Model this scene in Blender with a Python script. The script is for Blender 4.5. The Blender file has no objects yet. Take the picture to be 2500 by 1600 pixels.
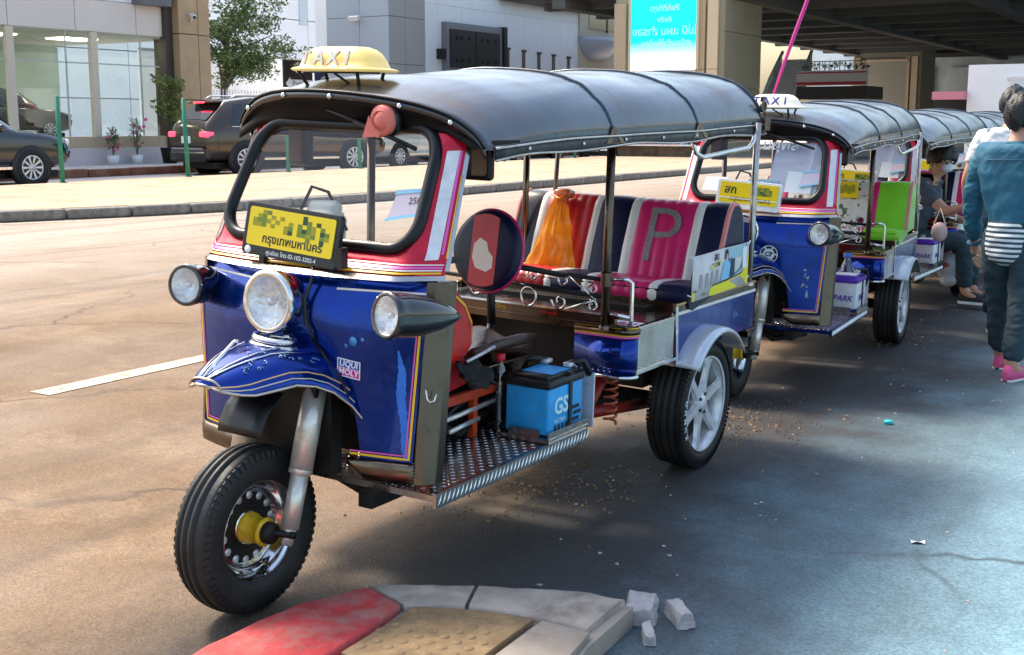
import bpy, bmesh, math, random
from mathutils import noise as mnoise
from mathutils import Vector, Matrix
R = math.radians
S = bpy.context.scene
COL = S.collection
rnd = random.Random(7)

# ------------------------------------------------------------------ camera, sky, sun, exposure
def cam_axes(yaw, pitch, roll):
    f = Vector((math.sin(yaw) * math.cos(pitch), math.cos(yaw) * math.cos(pitch), math.sin(pitch)))
    r = Vector((math.cos(yaw), -math.sin(yaw), 0)); u = r.cross(f)
    c, s = math.cos(roll), math.sin(roll)
    return r * c + u * s, u * c - r * s, f
cr, cu, cf = cam_axes(-0.551907, -0.163504, -0.000918)
cam = bpy.data.cameras.new('camera'); camo = bpy.data.objects.new('camera', cam); COL.objects.link(camo)
camo.matrix_world = Matrix(((cr.x, cu.x, -cf.x, 2.5206), (cr.y, cu.y, -cf.y, -2.58720), (cr.z, cu.z, -cf.z, 1.43493), (0, 0, 0, 1)))
cam.sensor_width = 36; cam.lens = 36 * 3016 / 2500; cam.clip_end = 2000; cam.clip_start = .05
S.camera = camo
SUN_EL, SUN_AZ = 53, -80          # azimuth measured from +y towards +x
w = bpy.data.worlds.new('World'); S.world = w; w.use_nodes = True
nt = w.node_tree; sky = nt.nodes.new('ShaderNodeTexSky'); sky.sky_type = 'NISHITA'; sky.sun_disc = False
sky.sun_elevation = R(SUN_EL); sky.sun_rotation = R(SUN_AZ); sky.air_density = 1.4; sky.dust_density = 3.5; sky.ozone_density = 1.0
bg = nt.nodes['Background']; bg.inputs['Strength'].default_value = 0.135
nt.links.new(sky.outputs[0], bg.inputs['Color'])
sl = bpy.data.lights.new('sun', 'SUN'); sl.energy = 2.1; sl.angle = R(13); sl.color = (1, .90, .76)
so = bpy.data.objects.new('sun', sl); COL.objects.link(so)
sd = Vector((math.sin(R(SUN_AZ)) * math.cos(R(SUN_EL)), math.cos(R(SUN_AZ)) * math.cos(R(SUN_EL)), math.sin(R(SUN_EL))))
so.rotation_euler = (-sd).to_track_quat('-Z', 'Y').to_euler(); so.location = sd * 40
S.view_settings.view_transform = 'Standard'; S.view_settings.look = 'None'; S.view_settings.gamma = 1
S.view_settings.exposure = 1.28; S.view_settings.use_curve_mapping = False
S.render.engine = 'CYCLES'
S.cycles.max_bounces = 6; S.cycles.transparent_max_bounces = 12; S.cycles.glossy_bounces = 3; S.cycles.diffuse_bounces = 3
S.cycles.use_denoising = True

# ------------------------------------------------------------------ materials
MATS = {}
def mat(name, col, rough=.5, metal=0., coat=0., var=0., vscale=8., bump=0., bscale=60., emit=None, estr=0., dirt=None, dscale=5., damt=.35, spec=.5, sheen=0., trans=0., alpha=1.):
    if name in MATS: return MATS[name]
    m = bpy.data.materials.new(name); m.use_nodes = True; n = m.node_tree; L = n.links
    b = n.nodes['Principled BSDF']
    c4 = (*col, 1)
    b.inputs['Base Color'].default_value = c4; b.inputs['Roughness'].default_value = rough
    b.inputs['Metallic'].default_value = metal; b.inputs['Coat Weight'].default_value = coat
    b.inputs['Coat Roughness'].default_value = .16 if 'vinyl' in name else .04; b.inputs['Specular IOR Level'].default_value = spec
    b.inputs['Transmission Weight'].default_value = trans; b.inputs['Alpha'].default_value = alpha
    m.diffuse_color = c4
    tc = n.nodes.new('ShaderNodeTexCoord')
    src = None
    if var > 0:
        t = n.nodes.new('ShaderNodeTexNoise'); t.inputs['Scale'].default_value = vscale; t.inputs['Detail'].default_value = 6; t.inputs['Roughness'].default_value = .65
        L.new(tc.outputs['Object'], t.inputs['Vector'])
        r = n.nodes.new('ShaderNodeMapRange'); r.inputs[1].default_value = .3; r.inputs[2].default_value = .7; r.inputs[3].default_value = 1 - var; r.inputs[4].default_value = 1 + var
        L.new(t.outputs['Fac'], r.inputs[0])
        x = n.nodes.new('ShaderNodeMix'); x.data_type = 'RGBA'; x.blend_type = 'MULTIPLY'; x.inputs[0].default_value = 1; x.inputs[6].default_value = c4
        L.new(r.outputs[0], x.inputs[7]); src = x.outputs[2]
    if dirt:
        t = n.nodes.new('ShaderNodeTexNoise'); t.inputs['Scale'].default_value = dscale; t.inputs['Detail'].default_value = 9; t.inputs['Roughness'].default_value = .7
        L.new(tc.outputs['Object'], t.inputs['Vector'])
        r = n.nodes.new('ShaderNodeMapRange'); r.inputs[1].default_value = .48; r.inputs[2].default_value = .72; r.inputs[3].default_value = 0; r.inputs[4].default_value = damt
        L.new(t.outputs['Fac'], r.inputs[0])
        x = n.nodes.new('ShaderNodeMix'); x.data_type = 'RGBA'; x.inputs[6].default_value = c4; x.inputs[7].default_value = (*dirt, 1)
        L.new(r.outputs[0], x.inputs[0])
        if src: L.new(src, x.inputs[6])
        src = x.outputs[2]
        rr = n.nodes.new('ShaderNodeMapRange'); rr.inputs[3].default_value = rough; rr.inputs[4].default_value = min(1, rough + .35); rr.inputs[2].default_value = max(.05, damt)
        L.new(r.outputs[0], rr.inputs[0]); L.new(rr.outputs[0], b.inputs['Roughness'])
    if src: L.new(src, b.inputs['Base Color'])
    if bump > 0:
        t = n.nodes.new('ShaderNodeTexNoise'); t.inputs['Scale'].default_value = bscale; t.inputs['Detail'].default_value = 5
        L.new(tc.outputs['Object'], t.inputs['Vector'])
        bb = n.nodes.new('ShaderNodeBump'); bb.inputs['Strength'].default_value = bump; bb.inputs['Distance'].default_value = .01
        L.new(t.outputs['Fac'], bb.inputs['Height']); L.new(bb.outputs['Normal'], b.inputs['Normal'])
    if emit:
        b.inputs['Emission Color'].default_value = (*emit, 1); b.inputs['Emission Strength'].default_value = estr
    MATS[name] = m; return m
def glass(name, tint=(1, 1, 1), refl=1., rough=0.):
    if name in MATS: return MATS[name]
    m = bpy.data.materials.new(name); m.use_nodes = True; n = m.node_tree; n.nodes.remove(n.nodes['Principled BSDF'])
    o = n.nodes['Material Output']; t = n.nodes.new('ShaderNodeBsdfTransparent'); t.inputs[0].default_value = (*tint, 1)
    g = n.nodes.new('ShaderNodeBsdfGlossy'); g.inputs['Roughness'].default_value = rough
    f = n.nodes.new('ShaderNodeLayerWeight'); f.inputs[0].default_value = .5          # same from both sides of the pane
    pw = n.nodes.new('ShaderNodeMath'); pw.operation = 'POWER'; pw.inputs[1].default_value = 4.5; n.links.new(f.outputs['Facing'], pw.inputs[0])
    mu = n.nodes.new('ShaderNodeMath'); mu.operation = 'MULTIPLY_ADD'; mu.inputs[1].default_value = .9 * min(1, refl); mu.inputs[2].default_value = .05 * refl
    n.links.new(pw.outputs[0], mu.inputs[0])
    mx = n.nodes.new('ShaderNodeMixShader'); n.links.new(mu.outputs[0], mx.inputs[0]); n.links.new(t.outputs[0], mx.inputs[1]); n.links.new(g.outputs[0], mx.inputs[2])
    n.links.new(mx.outputs[0], o.inputs[0]); MATS[name] = m; return m

BLACK = (.007, .007, .008)
M = dict(
 blue=mat('blue_paint', (.001, .032, .27), .15, .72, .40, var=.3, vscale=3, dirt=(.03, .06, .16), dscale=11, damt=.35, bump=.07, bscale=5, spec=.35),
 blue_worn=mat('worn_light_blue_paint', (.02, .16, .62), .5, var=.2, vscale=40),
 steel=mat('stainless_steel', (.60, .55, .50), .20, 1, dirt=(.16, .12, .09), dscale=9, damt=.55, bump=.03, bscale=7),
 steel_br=mat('brushed_brown_steel', (.17, .125, .092), .20, 1, dirt=(.06, .045, .036), dscale=6, damt=.6),
 chrome=mat('chrome', (.82, .80, .78), .07, 1, dirt=(.3, .27, .24), dscale=22, damt=.35),
 alloy=mat('silver_alloy', (.72, .72, .75), .3, .45, dirt=(.2, .19, .18), dscale=16, damt=.5),
 forkm=mat('fork_metal', (.76, .72, .65), .30, .6, dirt=(.34, .24, .14), dscale=13, damt=.5),
 rubber=mat('tyre_rubber', (.009, .009, .010), .55, var=.5, vscale=12, dirt=(.05, .042, .034), dscale=7, damt=.45, spec=.4, bump=.12, bscale=120),
 rubber_front=mat('dusty_tyre_rubber', (.010, .011, .012), .52, var=.4, vscale=9, dirt=(.06, .052, .044), dscale=5, damt=.5, bump=.15, bscale=90),
 gasket=mat('black_gasket_rubber', (.006, .006, .007), .34, spec=.35),
 black=mat('black_plastic', BLACK, .35, dirt=(.035, .032, .03), dscale=10, damt=.4),
 blackgloss=mat('glossy_black_paint', (.008, .008, .010), .12, 0, 1),
 dark=mat('dark_grimy_metal', (.009, .008, .007), .5, .3, dirt=(.04, .026, .018), dscale=12, damt=.6),
 vinyl=mat('black_vinyl_roofing', (.026, .042, .064), .25, 0, .55, var=.3, vscale=5, dirt=(.115, .075, .048), dscale=2.6, damt=.65, bump=.22, bscale=8, spec=.6),
 underroof=mat('dark_roof_lining', (.007, .0045, .004), .6, var=.3, spec=.2),
 red=mat('scarlet_paint', (.62, .008, .003), .36, 0, .1, dirt=(.12, .02, .01), dscale=12, damt=.5),
 redcowl=mat('raspberry_red_paint', (.62, .010, .035), .22, .35, .35, var=.25, vscale=10, dirt=(.58, .012, .045), dscale=9, damt=.35, spec=.3),
 orange=mat('orange_red_frame_paint', (.60, .06, .012), .45, dirt=(.05, .02, .01), dscale=18, damt=.7),
 yellow=mat('yellow_paint', (.85, .52, .01), .35, var=.1),
 hubyel=mat('yellow_hub_paint', (.75, .45, .012), .35, dirt=(.10, .06, .02), dscale=30, damt=.6),
 plate=mat('yellow_plate_paint', (.86, .62, .004), .4),
 pinkline=mat('pink_pinstripe', (.75, .10, .42), .35),
 whiteline=mat('cream_pinstripe', (.85, .78, .72), .35, var=.1),
 white=mat('white_paint', (.80, .80, .79), .35, dirt=(.4, .37, .33), dscale=12, damt=.4),
 pinkv=mat('pink_vinyl', (.62, .016, .135), .34, 0, .1, var=.12, vscale=9, bump=.06, bscale=25),
 redv=mat('crimson_vinyl', (.50, .012, .022), .36, 0, .1, var=.15, vscale=9, bump=.06, bscale=25),
 orangev=mat('orange_vinyl', (.64, .10, .016), .30, 0, .2, var=.15, vscale=9, bump=.06, bscale=25),
 navyv=mat('navy_vinyl', (.004, .006, .035), .42, 0, 0, spec=.35, var=.2, bump=.05, bscale=25),
 blackv=mat('black_seat_vinyl', (.014, .013, .014), .28, 0, .2, bump=.05, bscale=25),
 whitev=mat('white_vinyl', (.76, .72, .68), .35, 0, .1, var=.1),
 greenv=mat('lime_green_vinyl', (.22, .62, .03), .3, 0, .2, var=.1),
 glitter=mat('silver_glitter_vinyl', (.22, .20, .21), .4, .6, var=.6, vscale=160, bump=.4, bscale=220),
 hornp=mat('salmon_pink_horn_plastic', (.74, .17, .13), .4, dirt=(.4, .1, .08), dscale=10, damt=.3),
 taxiy=mat('yellow_translucent_plastic', (.84, .60, .19), .4, var=.1, vscale=6, emit=(1, .70, .25), estr=.10),
 taxiw=mat('cream_translucent_plastic', (.80, .74, .60), .4, emit=(1, .9, .7), estr=.10),
 batblue=mat('bright_blue_battery_plastic', (.016, .36, .80), .4, var=.2, vscale=14, dirt=(.08, .25, .4), dscale=20, damt=.5),
 batwhite=mat('white_battery_plastic', (.78, .78, .80), .4, dirt=(.4, .4, .4), dscale=20, damt=.4),
 purple=mat('purple_print', (.10, .03, .42), .5),
 print_w=mat('white_print', (.82, .82, .82), .6), print_k=mat('black_print', (.012, .012, .014), .6),
 print_g=mat('dark_green_print', (.02, .06, .02), .6), print_olive=mat('olive_print', (.33, .30, .01), .6),
 print_blue=mat('dark_blue_print', (.01, .04, .35), .5), print_mag=mat('magenta_print', (.62, .02, .28), .5),
 print_cyan=mat('light_blue_print', (.28, .60, .80), .5), paper=mat('white_paper', (.78, .79, .80), .7), paperp=mat('pinkish_paper', (.72, .58, .66), .7),
 cream=mat('cream_cloth', (.82, .76, .66), .9, bump=.3, bscale=50), browncloth=mat('dark_brown_leatherette', (.06, .033, .024), .38, bump=.3, bscale=22),
 mirrorb=mat('brown_mirror_backing', (.13, .06, .03), .35, var=.3),
 skin=mat('skin', (.52, .27, .17), .5, var=.08, vscale=30), hair=mat('black_hair', (.010, .008, .008), .4, bump=.6, bscale=90),
 lens=None,
)
def lens_mat():
    m = mat('lamp_reflector', (.88, .87, .85), .25, .55, var=.25, vscale=45, bump=.5, bscale=75)
    return m
M['lens'] = lens_mat(); M['lampglass'] = glass('lamp_glass', (.97, .97, .98), .9)
M['windscreen'] = glass('windscreen_glass', (.93, .95, .95), .75); M['clear'] = glass('clear_plastic', (.86, .90, .92), 1.5, .06)

# ------------------------------------------------------------------ mesh building
class B:
    def __init__(s): s.v = []; s.f = []; s.sm = []
    def add(s, vs, fs, smooth=False):
        o = len(s.v); s.v += [tuple(p) for p in vs]
        for f in fs: s.f.append(tuple(i + o for i in f)); s.sm.append(smooth)
        return s
    def box(s, c, d, rz=0., rx=0., ry=0.):
        x, y, z = d[0] / 2, d[1] / 2, d[2] / 2
        vs = [Vector((a * x, b * y, e * z)) for a in (-1, 1) for b in (-1, 1) for e in (-1, 1)]
        m = Matrix.Rotation(rz, 3, 'Z') @ Matrix.Rotation(ry, 3, 'Y') @ Matrix.Rotation(rx, 3, 'X'); c = Vector(c)
        return s.add([m @ p + c for p in vs], [(0, 1, 3, 2), (4, 6, 7, 5), (0, 4, 5, 1), (2, 3, 7, 6), (0, 2, 6, 4), (1, 5, 7, 3)])
    def rbox(s, c, d, r=.01, rz=0., seg=2):
        """rounded box: bevelled through bmesh"""
        bm = bmesh.new(); bmesh.ops.create_cube(bm, size=1)
        for v in bm.verts: v.co = Vector((v.co.x * d[0], v.co.y * d[1], v.co.z * d[2]))
        bmesh.ops.bevel(bm, geom=bm.edges[:], offset=min(r, min(d) * .45), segments=seg, profile=.5, affect='EDGES')
        m = Matrix.Rotation(rz, 3, 'Z'); c = Vector(c); bm.verts.index_update()
        s.add([m @ v.co + c for v in bm.verts], [[v.index for v in f.verts] for f in bm.faces], True); bm.free(); return s
    def tube(s, pts, r, seg=10, closed=False, cap=True, smooth=True):
        pts = [Vector(p) for p in pts]; n = len(pts); rs = r if isinstance(r, (list, tuple)) else [r] * n
        vs = []; up = None
        for i, p in enumerate(pts):
            if closed: t = pts[(i + 1) % n] - pts[i - 1]
            else: t = pts[min(i + 1, n - 1)] - pts[max(i - 1, 0)]
            t.normalize()
            if up is None:
                up = Vector((0, 0, 1)) if abs(t.z) < .9 else Vector((1, 0, 0))
            a = up - t * up.dot(t)
            if a.length < 1e-5: a = t.orthogonal()
            a.normalize(); b = t.cross(a); up = a
            for k in range(seg):
                an = 2 * math.pi * k / seg; vs.append(p + (a * math.cos(an) + b * math.sin(an)) * rs[i])
        fs = []
        for i in range(n if closed else n - 1):
            j = (i + 1) % n
            for k in range(seg): fs.append((i * seg + k, i * seg + (k + 1) % seg, j * seg + (k + 1) % seg, j * seg + k))
        if cap and not closed: fs += [tuple(range(seg))[::-1], tuple((n - 1) * seg + k for k in range(seg))]
        return s.add(vs, fs, smooth)
    def cyl(s, p0, p1, r0, r1=None, seg=16): return s.tube([p0, p1], [r0, r0 if r1 is None else r1], seg, smooth=True)
    def lathe(s, prof, c, axis, seg=40, smooth=True, closed=False):
        """prof = [(r, h)] about axis through c"""
        ax = Vector(axis).normalized(); a = ax.orthogonal().normalized(); b = ax.cross(a); c = Vector(c); n = len(prof); vs = []
        for (r, h) in prof:
            for k in range(seg):
                an = 2 * math.pi * k / seg; vs.append(c + ax * h + (a * math.cos(an) + b * math.sin(an)) * r)
        fs = []
        for i in range(n if closed else n - 1):
            j = (i + 1) % n
            for k in range(seg): fs.append((i * seg + k, i * seg + (k + 1) % seg, j * seg + (k + 1) % seg, j * seg + k))
        return s.add(vs, fs, smooth)
    def sphere(s, c, r, seg=12, rings=8, sc=(1, 1, 1)):
        prof = [(max(1e-4, r * math.sin(math.pi * i / rings)), -r * math.cos(math.pi * i / rings)) for i in range(rings + 1)]
        o = len(s.v); s.lathe(prof, (0, 0, 0), (0, 0, 1), seg); c = Vector(c)
        for i in range(o, len(s.v)): p = s.v[i]; s.v[i] = (p[0] * sc[0] + c.x, p[1] * sc[1] + c.y, p[2] * sc[2] + c.z)
        return s
    def grid(s, rows, smooth=True, closed_u=False):
        nr, nc = len(rows), len(rows[0]); vs = [p for r in rows for p in r]; fs = []
        for i in range(nr - 1):
            for k in range(nc if closed_u else nc - 1): fs.append((i * nc + k, i * nc + (k + 1) % nc, (i + 1) * nc + (k + 1) % nc, (i + 1) * nc + k))
        return s.add(vs, fs, smooth)
    def prism(s, poly, fn, h0, h1, smooth=False):
        """poly of 2d points, fn(a, b, h) -> 3d"""
        n = len(poly); vs = [fn(a, b, h0) for a, b in poly] + [fn(a, b, h1) for a, b in poly]
        fs = [tuple(range(n))[::-1], tuple(range(n, 2 * n))] + [(i, (i + 1) % n, n + (i + 1) % n, n + i) for i in range(n)]
        return s.add(vs, fs, smooth)
    def quad(s, a, b, c, d): return s.add([a, b, c, d], [(0, 1, 2, 3)])
    def done(s, name, m, parent=None, label=None, thick=0., bevel=0., off=-1., kind=None, auto=True):
        me = bpy.data.meshes.new(name); me.from_pydata(s.v, [], s.f); me.polygons.foreach_set('use_smooth', s.sm)
        ms = m if isinstance(m, (list, tuple)) else [m]
        for q in ms: me.materials.append(q)
        bm = bmesh.new(); bm.from_mesh(me); bmesh.ops.recalc_face_normals(bm, faces=bm.faces[:]); bm.to_mesh(me); bm.free()
        o = bpy.data.objects.new(name, me); COL.objects.link(o)
        if thick: q = o.modifiers.new('solid', 'SOLIDIFY'); q.thickness = thick; q.offset = off
        if bevel: q = o.modifiers.new('bevel', 'BEVEL'); q.width = bevel; q.segments = 2; q.limit_method = 'ANGLE'; q.angle_limit = R(40)
        if parent is not None: o.parent = parent
        if label: o['label'] = label
        if kind: o['kind'] = kind
        return o
X3, Y3, Z3 = Vector((1, 0, 0)), Vector((0, 1, 0)), Vector((0, 0, 1))
def pxz(y): return lambda a, b, h: (a, y + h, b)       # poly in x,z extruded along y
def pyz(x): return lambda a, b, h: (x + h, a, b)       # poly in y,z extruded along x
def pxy(z): return lambda a, b, h: (a, b, z + h)       # poly in x,y extruded along z
def rrect(x0, z0, x1, z1, r, n=6):
    P = []
    for cx, cz, a0 in ((x1 - r, z0 + r, -90), (x1 - r, z1 - r, 0), (x0 + r, z1 - r, 90), (x0 + r, z0 + r, 180)):
        for k in range(n + 1): a = R(a0 + 90 * k / n); P.append((cx + r * math.cos(a), cz + r * math.sin(a)))
    return P
def tag(o, label, cat, group=None, kind=None):
    o['label'] = label; o['category'] = cat
    if group: o['group'] = group
    if kind: o['kind'] = kind
    return o
def empty(name, loc=(0, 0, 0), rz=0., mtx=None):
    o = bpy.data.objects.new(name, None); COL.objects.link(o); o.empty_display_size = .1
    if mtx is not None: o.matrix_world = mtx
    else: o.location = loc; o.rotation_euler = (0, 0, rz)
    return o
def struct(o): o['kind'] = 'structure'; return o
def text(name, body, size, m, parent, loc, right, up, ext=.0008, align='CENTER', sx=1., bold=0., shear=0.):
    cu_ = bpy.data.curves.new(name, 'FONT'); cu_.body = body; cu_.size = size; cu_.extrude = ext; cu_.align_x = align; cu_.align_y = 'CENTER'
    cu_.resolution_u = 3; cu_.offset = bold; cu_.shear = shear
    t = bpy.data.objects.new(name + '_tmp', cu_); COL.objects.link(t)
    dg = bpy.context.evaluated_depsgraph_get(); me = bpy.data.meshes.new_from_object(t.evaluated_get(dg)); me.name = name
    bpy.data.objects.remove(t); me.materials.clear(); me.materials.append(m)
    r = Vector(right).normalized(); u = Vector(up); u = (u - r * u.dot(r)).normalized(); n = r.cross(u)
    mm = Matrix(((r.x * sx, u.x, n.x, loc[0]), (r.y * sx, u.y, n.y, loc[1]), (r.z * sx, u.z, n.z, loc[2]), (0, 0, 0, 1)))
    me.transform(mm); o = bpy.data.objects.new(name, me); COL.objects.link(o)
    if parent is not None: o.parent = parent
    return o
def copy_tree(o, parent=None):
    c = o.copy(); COL.objects.link(c)
    if parent is not None: c.parent = parent
    for ch in list(o.children): copy_tree(ch, c)
    return c
def lerp(a, b, t): return a + (b - a) * t
def interp(tab, y):
    if y <= tab[0][0]: return tab[0][1:]
    for p, q in zip(tab, tab[1:]):
        if y <= q[0]: t = (y - p[0]) / (q[0] - p[0]); return tuple(lerp(a, b, t) for a, b in zip(p[1:], q[1:]))
    return tab[-1][1:]
# ------------------------------------------------------------------ the tuk tuk: x = its left, y = rearwards, z = up, front axle at the origin
def panel_y(x, z):
    y = .168 + .085 * min(1.3, abs(x) / .43) ** 1.7 + .055 * max(0, min(1, (z - .84) / .16)) ** 1.5
    y -= .030 * math.exp(-((x / .13) ** 2 + ((z - .93) / .11) ** 2))
    return y
def hw(z): return .415 + .042 * (z - .46) / .54
def ws_y(z): return .299 + (z - 1.095) * .519
def cowl_y(x, z):
    y = ws_y(z) + .8 * max(0, abs(x) - .37)
    if z < 1.075: y -= .087 * max(0, 1 - (abs(x) / .47) ** 2) * (1.075 - z) / .07
    return y
def strip(bld, line, wd, fn, off=.003):
    """ribbon of width wd along a 2d (x, z) line on the surface y = fn(x, z), lifted forwards by off"""
    a = []; b = []
    P = [Vector(p) for p in line]
    Q = []
    for p, q in zip(P, P[1:]):
        k = max(1, int((q - p).length / .02)); Q += [p.lerp(q, i / k) for i in range(k)]
    Q.append(P[-1])
    for i, p in enumerate(Q):
        d = Q[min(i + 1, len(Q) - 1)] - Q[max(i - 1, 0)]; d.normalize(); n = Vector((-d.y, d.x)) * wd / 2
        l, r = p + n, p - n
        a.append((l.x, fn(l.x, l.y) - off, l.y)); b.append((r.x, fn(r.x, r.y) - off, r.y))
    bld.grid([a, b]); return bld
ROOF = [(.40, 1.530, 1.396, -.045), (.55, 1.572, 1.398, -.036), (.75, 1.603, 1.400, -.02), (1.02, 1.620, 1.404, -.006), (1.33, 1.634, 1.408, 0), (2.08, 1.655, 1.421, 0), (2.82, 1.676, 1.446, 0)]
RP = [(0, 1), (.15, .992), (.3, .968), (.45, .925), (.58, .862), (.70, .765), (.79, .655), (.87, .50), (.935, .32), (.98, .13), (1, 0)]
def roof_pt(y, s, front_bow=True, dz=0.):
    zc, ze, tw = interp(ROOF, y); a = abs(s)
    for p, q in zip(RP, RP[1:]):
        if a <= q[0] + 1e-9: f = lerp(p[1], q[1], (a - p[0]) / (q[0] - p[0])); break
    sag = 0.
    for y0, y1 in ((.40, 1.33), (1.33, 2.08), (2.08, 2.82)):
        if y0 <= y <= y1: sag = math.sin(math.pi * (y - y0) / (y1 - y0))
    g = 1 if y > .9 else max(0, (y - .5) / .4)
    out = .014 * sag * g * math.sin(math.pi * min(1, max(0, (a - .55) / .45)))     # cloth bellies between the hoops
    x = .487 * s
    if y < 2.815: z0_ = mnoise.noise(Vector((x * 5, y * 3.2, 1.7))) * .007 * g * (1 - a ** 6) + .0045 * g * math.sin(a * 30 + y * 9) * math.exp(-((a - .8) / .18) ** 2) * (1 - sag) ; dz = dz + z0_
    z = ze + (zc - ze) * f - .012 * sag * g * (1 - a) + tw * x + dz - .25 * out
    yy = y + (.10 * a * a * max(0, 1 - (y - .40) / .5) if y < .9 else 0)
    return (x + math.copysign(out, s), yy, z)

def wheel_tyre(name, c, Rt, rr, wd, m, parent, grooves):
    """tyre of outer radius Rt about the x axis, bead radius rr, half width wd"""
    b = B(); sh = Rt - .018
    pr = [(rr, -wd * .80), (rr + .015, -wd * .98), ((rr + sh) / 2 + .005, -wd * 1.03), (sh - .01, -wd * .97), (sh + .006, -wd * .86)]
    ng = len(grooves); tread = []
    for gx in grooves:
        tread += [(Rt - .0005, gx - .0075), (Rt - .009, gx - .005), (Rt - .009, gx + .005), (Rt - .0005, gx + .0075)]
    crown = lambda h: -.012 * (h / wd) ** 2
    pr += [(Rt - .004 + crown(-wd * .8), -wd * .78)] + [(r + crown(h), h) for r, h in tread] + [(Rt - .004 + crown(wd * .8), wd * .78)]
    pr += [(sh + .006, wd * .86), (sh - .01, wd * .97), ((rr + sh) / 2 + .005, wd * 1.03), (rr + .015, wd * .98), (rr, wd * .80)]
    b.lathe(pr, c, (1, 0, 0), 72, closed=False)
    return b.done(name, m, parent)

def make_tuk(st, label, mtx, group):
    T = empty('tuk_tuk', mtx=mtx); tag(T, label, 'tuk tuk', group)
    ro = st['roll']; D = st.get('detail', True)
    blue, steel = M['blue'], M['steel']
    # ---- front wheel
    fw = wheel_tyre('front_wheel', (0, 0, .254), .254, .150, .060, M['rubber_front'], T, [-.026, 0, .026])
    lug = B()
    for k in range(64):
        a = 2 * math.pi * k / 64
        for sx in (-1, 1):
            rad = Vector((0, math.cos(a), math.sin(a))); tan = Vector((0, -math.sin(a), math.cos(a))); ax = Vector((sx, 0, 0))
            c = Vector((sx * .0535, 0, .254)) + rad * .2300
            vs = []
            for i in (-1, 1):
                for j in (-1, 1):
                    for q in (-1, 1): vs.append(c + tan * .0065 * i + ax * (.0075 * j) + rad * (.0105 * q) - ax * (.004 * q))
            lug.add(vs, [(0, 1, 3, 2), (4, 6, 7, 5), (0, 4, 5, 1), (2, 3, 7, 6), (0, 2, 6, 4), (1, 5, 7, 3)])
    lug.done('tread_lugs', M['rubber_front'], fw, kind='stuff')
    rim = B(); c = (0, 0, .254)
    rim.lathe([(.152, .052), (.156, .047), (.150, .040), (.140, .036), (.136, .012), (.128, .004), (.126, -.002), (.118, -.006), (.05, -.006), (.045, .004), (.001, .004)], c, (1, 0, 0), 56)
    rim.lathe([(.152, -.052), (.140, -.036), (.126, -.004), (.04, -.008), (.001, -.008)], c, (1, 0, 0), 40)
    rim.done('rim', M['chrome'], fw)
    holes = B()
    for k in range(14):
        a = 2 * math.pi * (k + .3) / 14; p = Vector((-.006, .098 * math.cos(a), .254 + .098 * math.sin(a))); holes.cyl(p, p + Vector((.004, 0, 0)), .0125, .0115, 12)
    holes.done('rim_hole_discs', M['alloy'], fw, kind='stuff')  # silver discs standing in for rim holes with bright ground behind
    db = B(); db.lathe([(.116, -.0052), (.085, -.004), (.05, -.0045)], c, (1, 0, 0), 48); db.done('disc_plate', M['dark'], fw)
    hub = B(); hub.lathe([(.048, -.004), (.048, .012), (.041, .016), (.039, .062), (.043, .064), (.043, .070), (.036, .074), (.001, .074)], c, (1, 0, 0), 28); hub.lathe([(.04, -.01), (.04, -.07), (.001, -.07)], c, (1, 0, 0), 24)
    hub.done('hub', M['hubyel'], fw)
    cap = B(); cap.lathe([(.001, .098), (.030, .098), (.033, .090), (.033, .074)], c, (1, 0, 0), 24); cap.done('axle_cap', M['dark'], fw)
    # ---- fork
    for sx in (-1, 1):
        f = B(); f.tube([(sx * .12, .168, .68), (sx * .12, .095, .425)], .035, 18); f.lathe([(.036, 0), (.036, .012), (.028, .016)], (sx * .12, .097, .432), (0, -.275, -.96), 18)
        f = f.done('fork_leg', M['forkm'], T)
        g = B(); g.tube([(sx * .12, .095, .425), (sx * .12, .047, .262)], .0270, 16); g.tube([(sx * .12, .049, .27), (sx * .12, .033, .214)], [.021, .017], 14)
        ax0 = B(); ax0.tube([(sx * .139, .036, .248), (sx * .10, .018, .252), (sx * .08, 0, .254)], .011, 10); ax0.tube([(sx * .147, .037, .248), (sx * .138, .036, .248)], .012, 6); ax0.done('axle_bolt', M['dark'], f)
        g.done('lower_tube', M['forkm'], f)
    yb = B(); yb.box((0, .165, .66), (.30, .07, .03)); yb.cyl((0, .17, .66), (0, .21, .85), .03); yb.box((0, .2, .55), (.34, .05, .3)); yb.done('fork_yoke', M['dark'], T)
    # ---- mudguard
    rows = []
    MG = [(-.186, .028, .722, .712), (-.170, .060, .735, .700), (-.135, .088, .752, .690), (-.09, .108, .768, .686), (-.05, .122, .780, .690), (.03, .150, .795, .700), (.08, .175, .800, .692), (.13, .198, .800, .668), (.18, .222, .798, .622), (.215, .240, .795, .572), (.245, .252, .790, .515)]
    for (y, wd, zc, ze) in MG:
        row = []
        for k in range(25):
            s = -1 + 2 * k / 24; a = abs(s); x = wd * (math.sin(s * math.pi / 2) * .86 + .14 * s)
            z = ze + (zc - ze) * (1 - a ** 2.1) ** .85; lip = .012 * max(0, (a - .82) / .18) ** 2
            row.append((x * (1 + .10 * lip / .012), y - .030 * (1 - a ** 2) * max(0, (y + .2) / .45) + (.012 * a if y < -.1 else 0), z + (.004 if a > .95 else 0)))
        rows.append(row)
    mg = B().grid(rows).done('mudguard', blue, T, thick=.006)
    ed = B()
    for k in (0, 24): ed.tube([rows[i][k] for i in range(len(rows))], .0045, 8)
    ed.tube([rows[0][k] for k in range(25)], .005, 8); ed.done('mudguard_edging', M['steel'], mg)
    pin = B()
    for k in (2, 22): pin.tube([Vector(rows[i][k]) + Vector((0, -.001, .003)) for i in range(len(rows))], .0022, 6)
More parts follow.
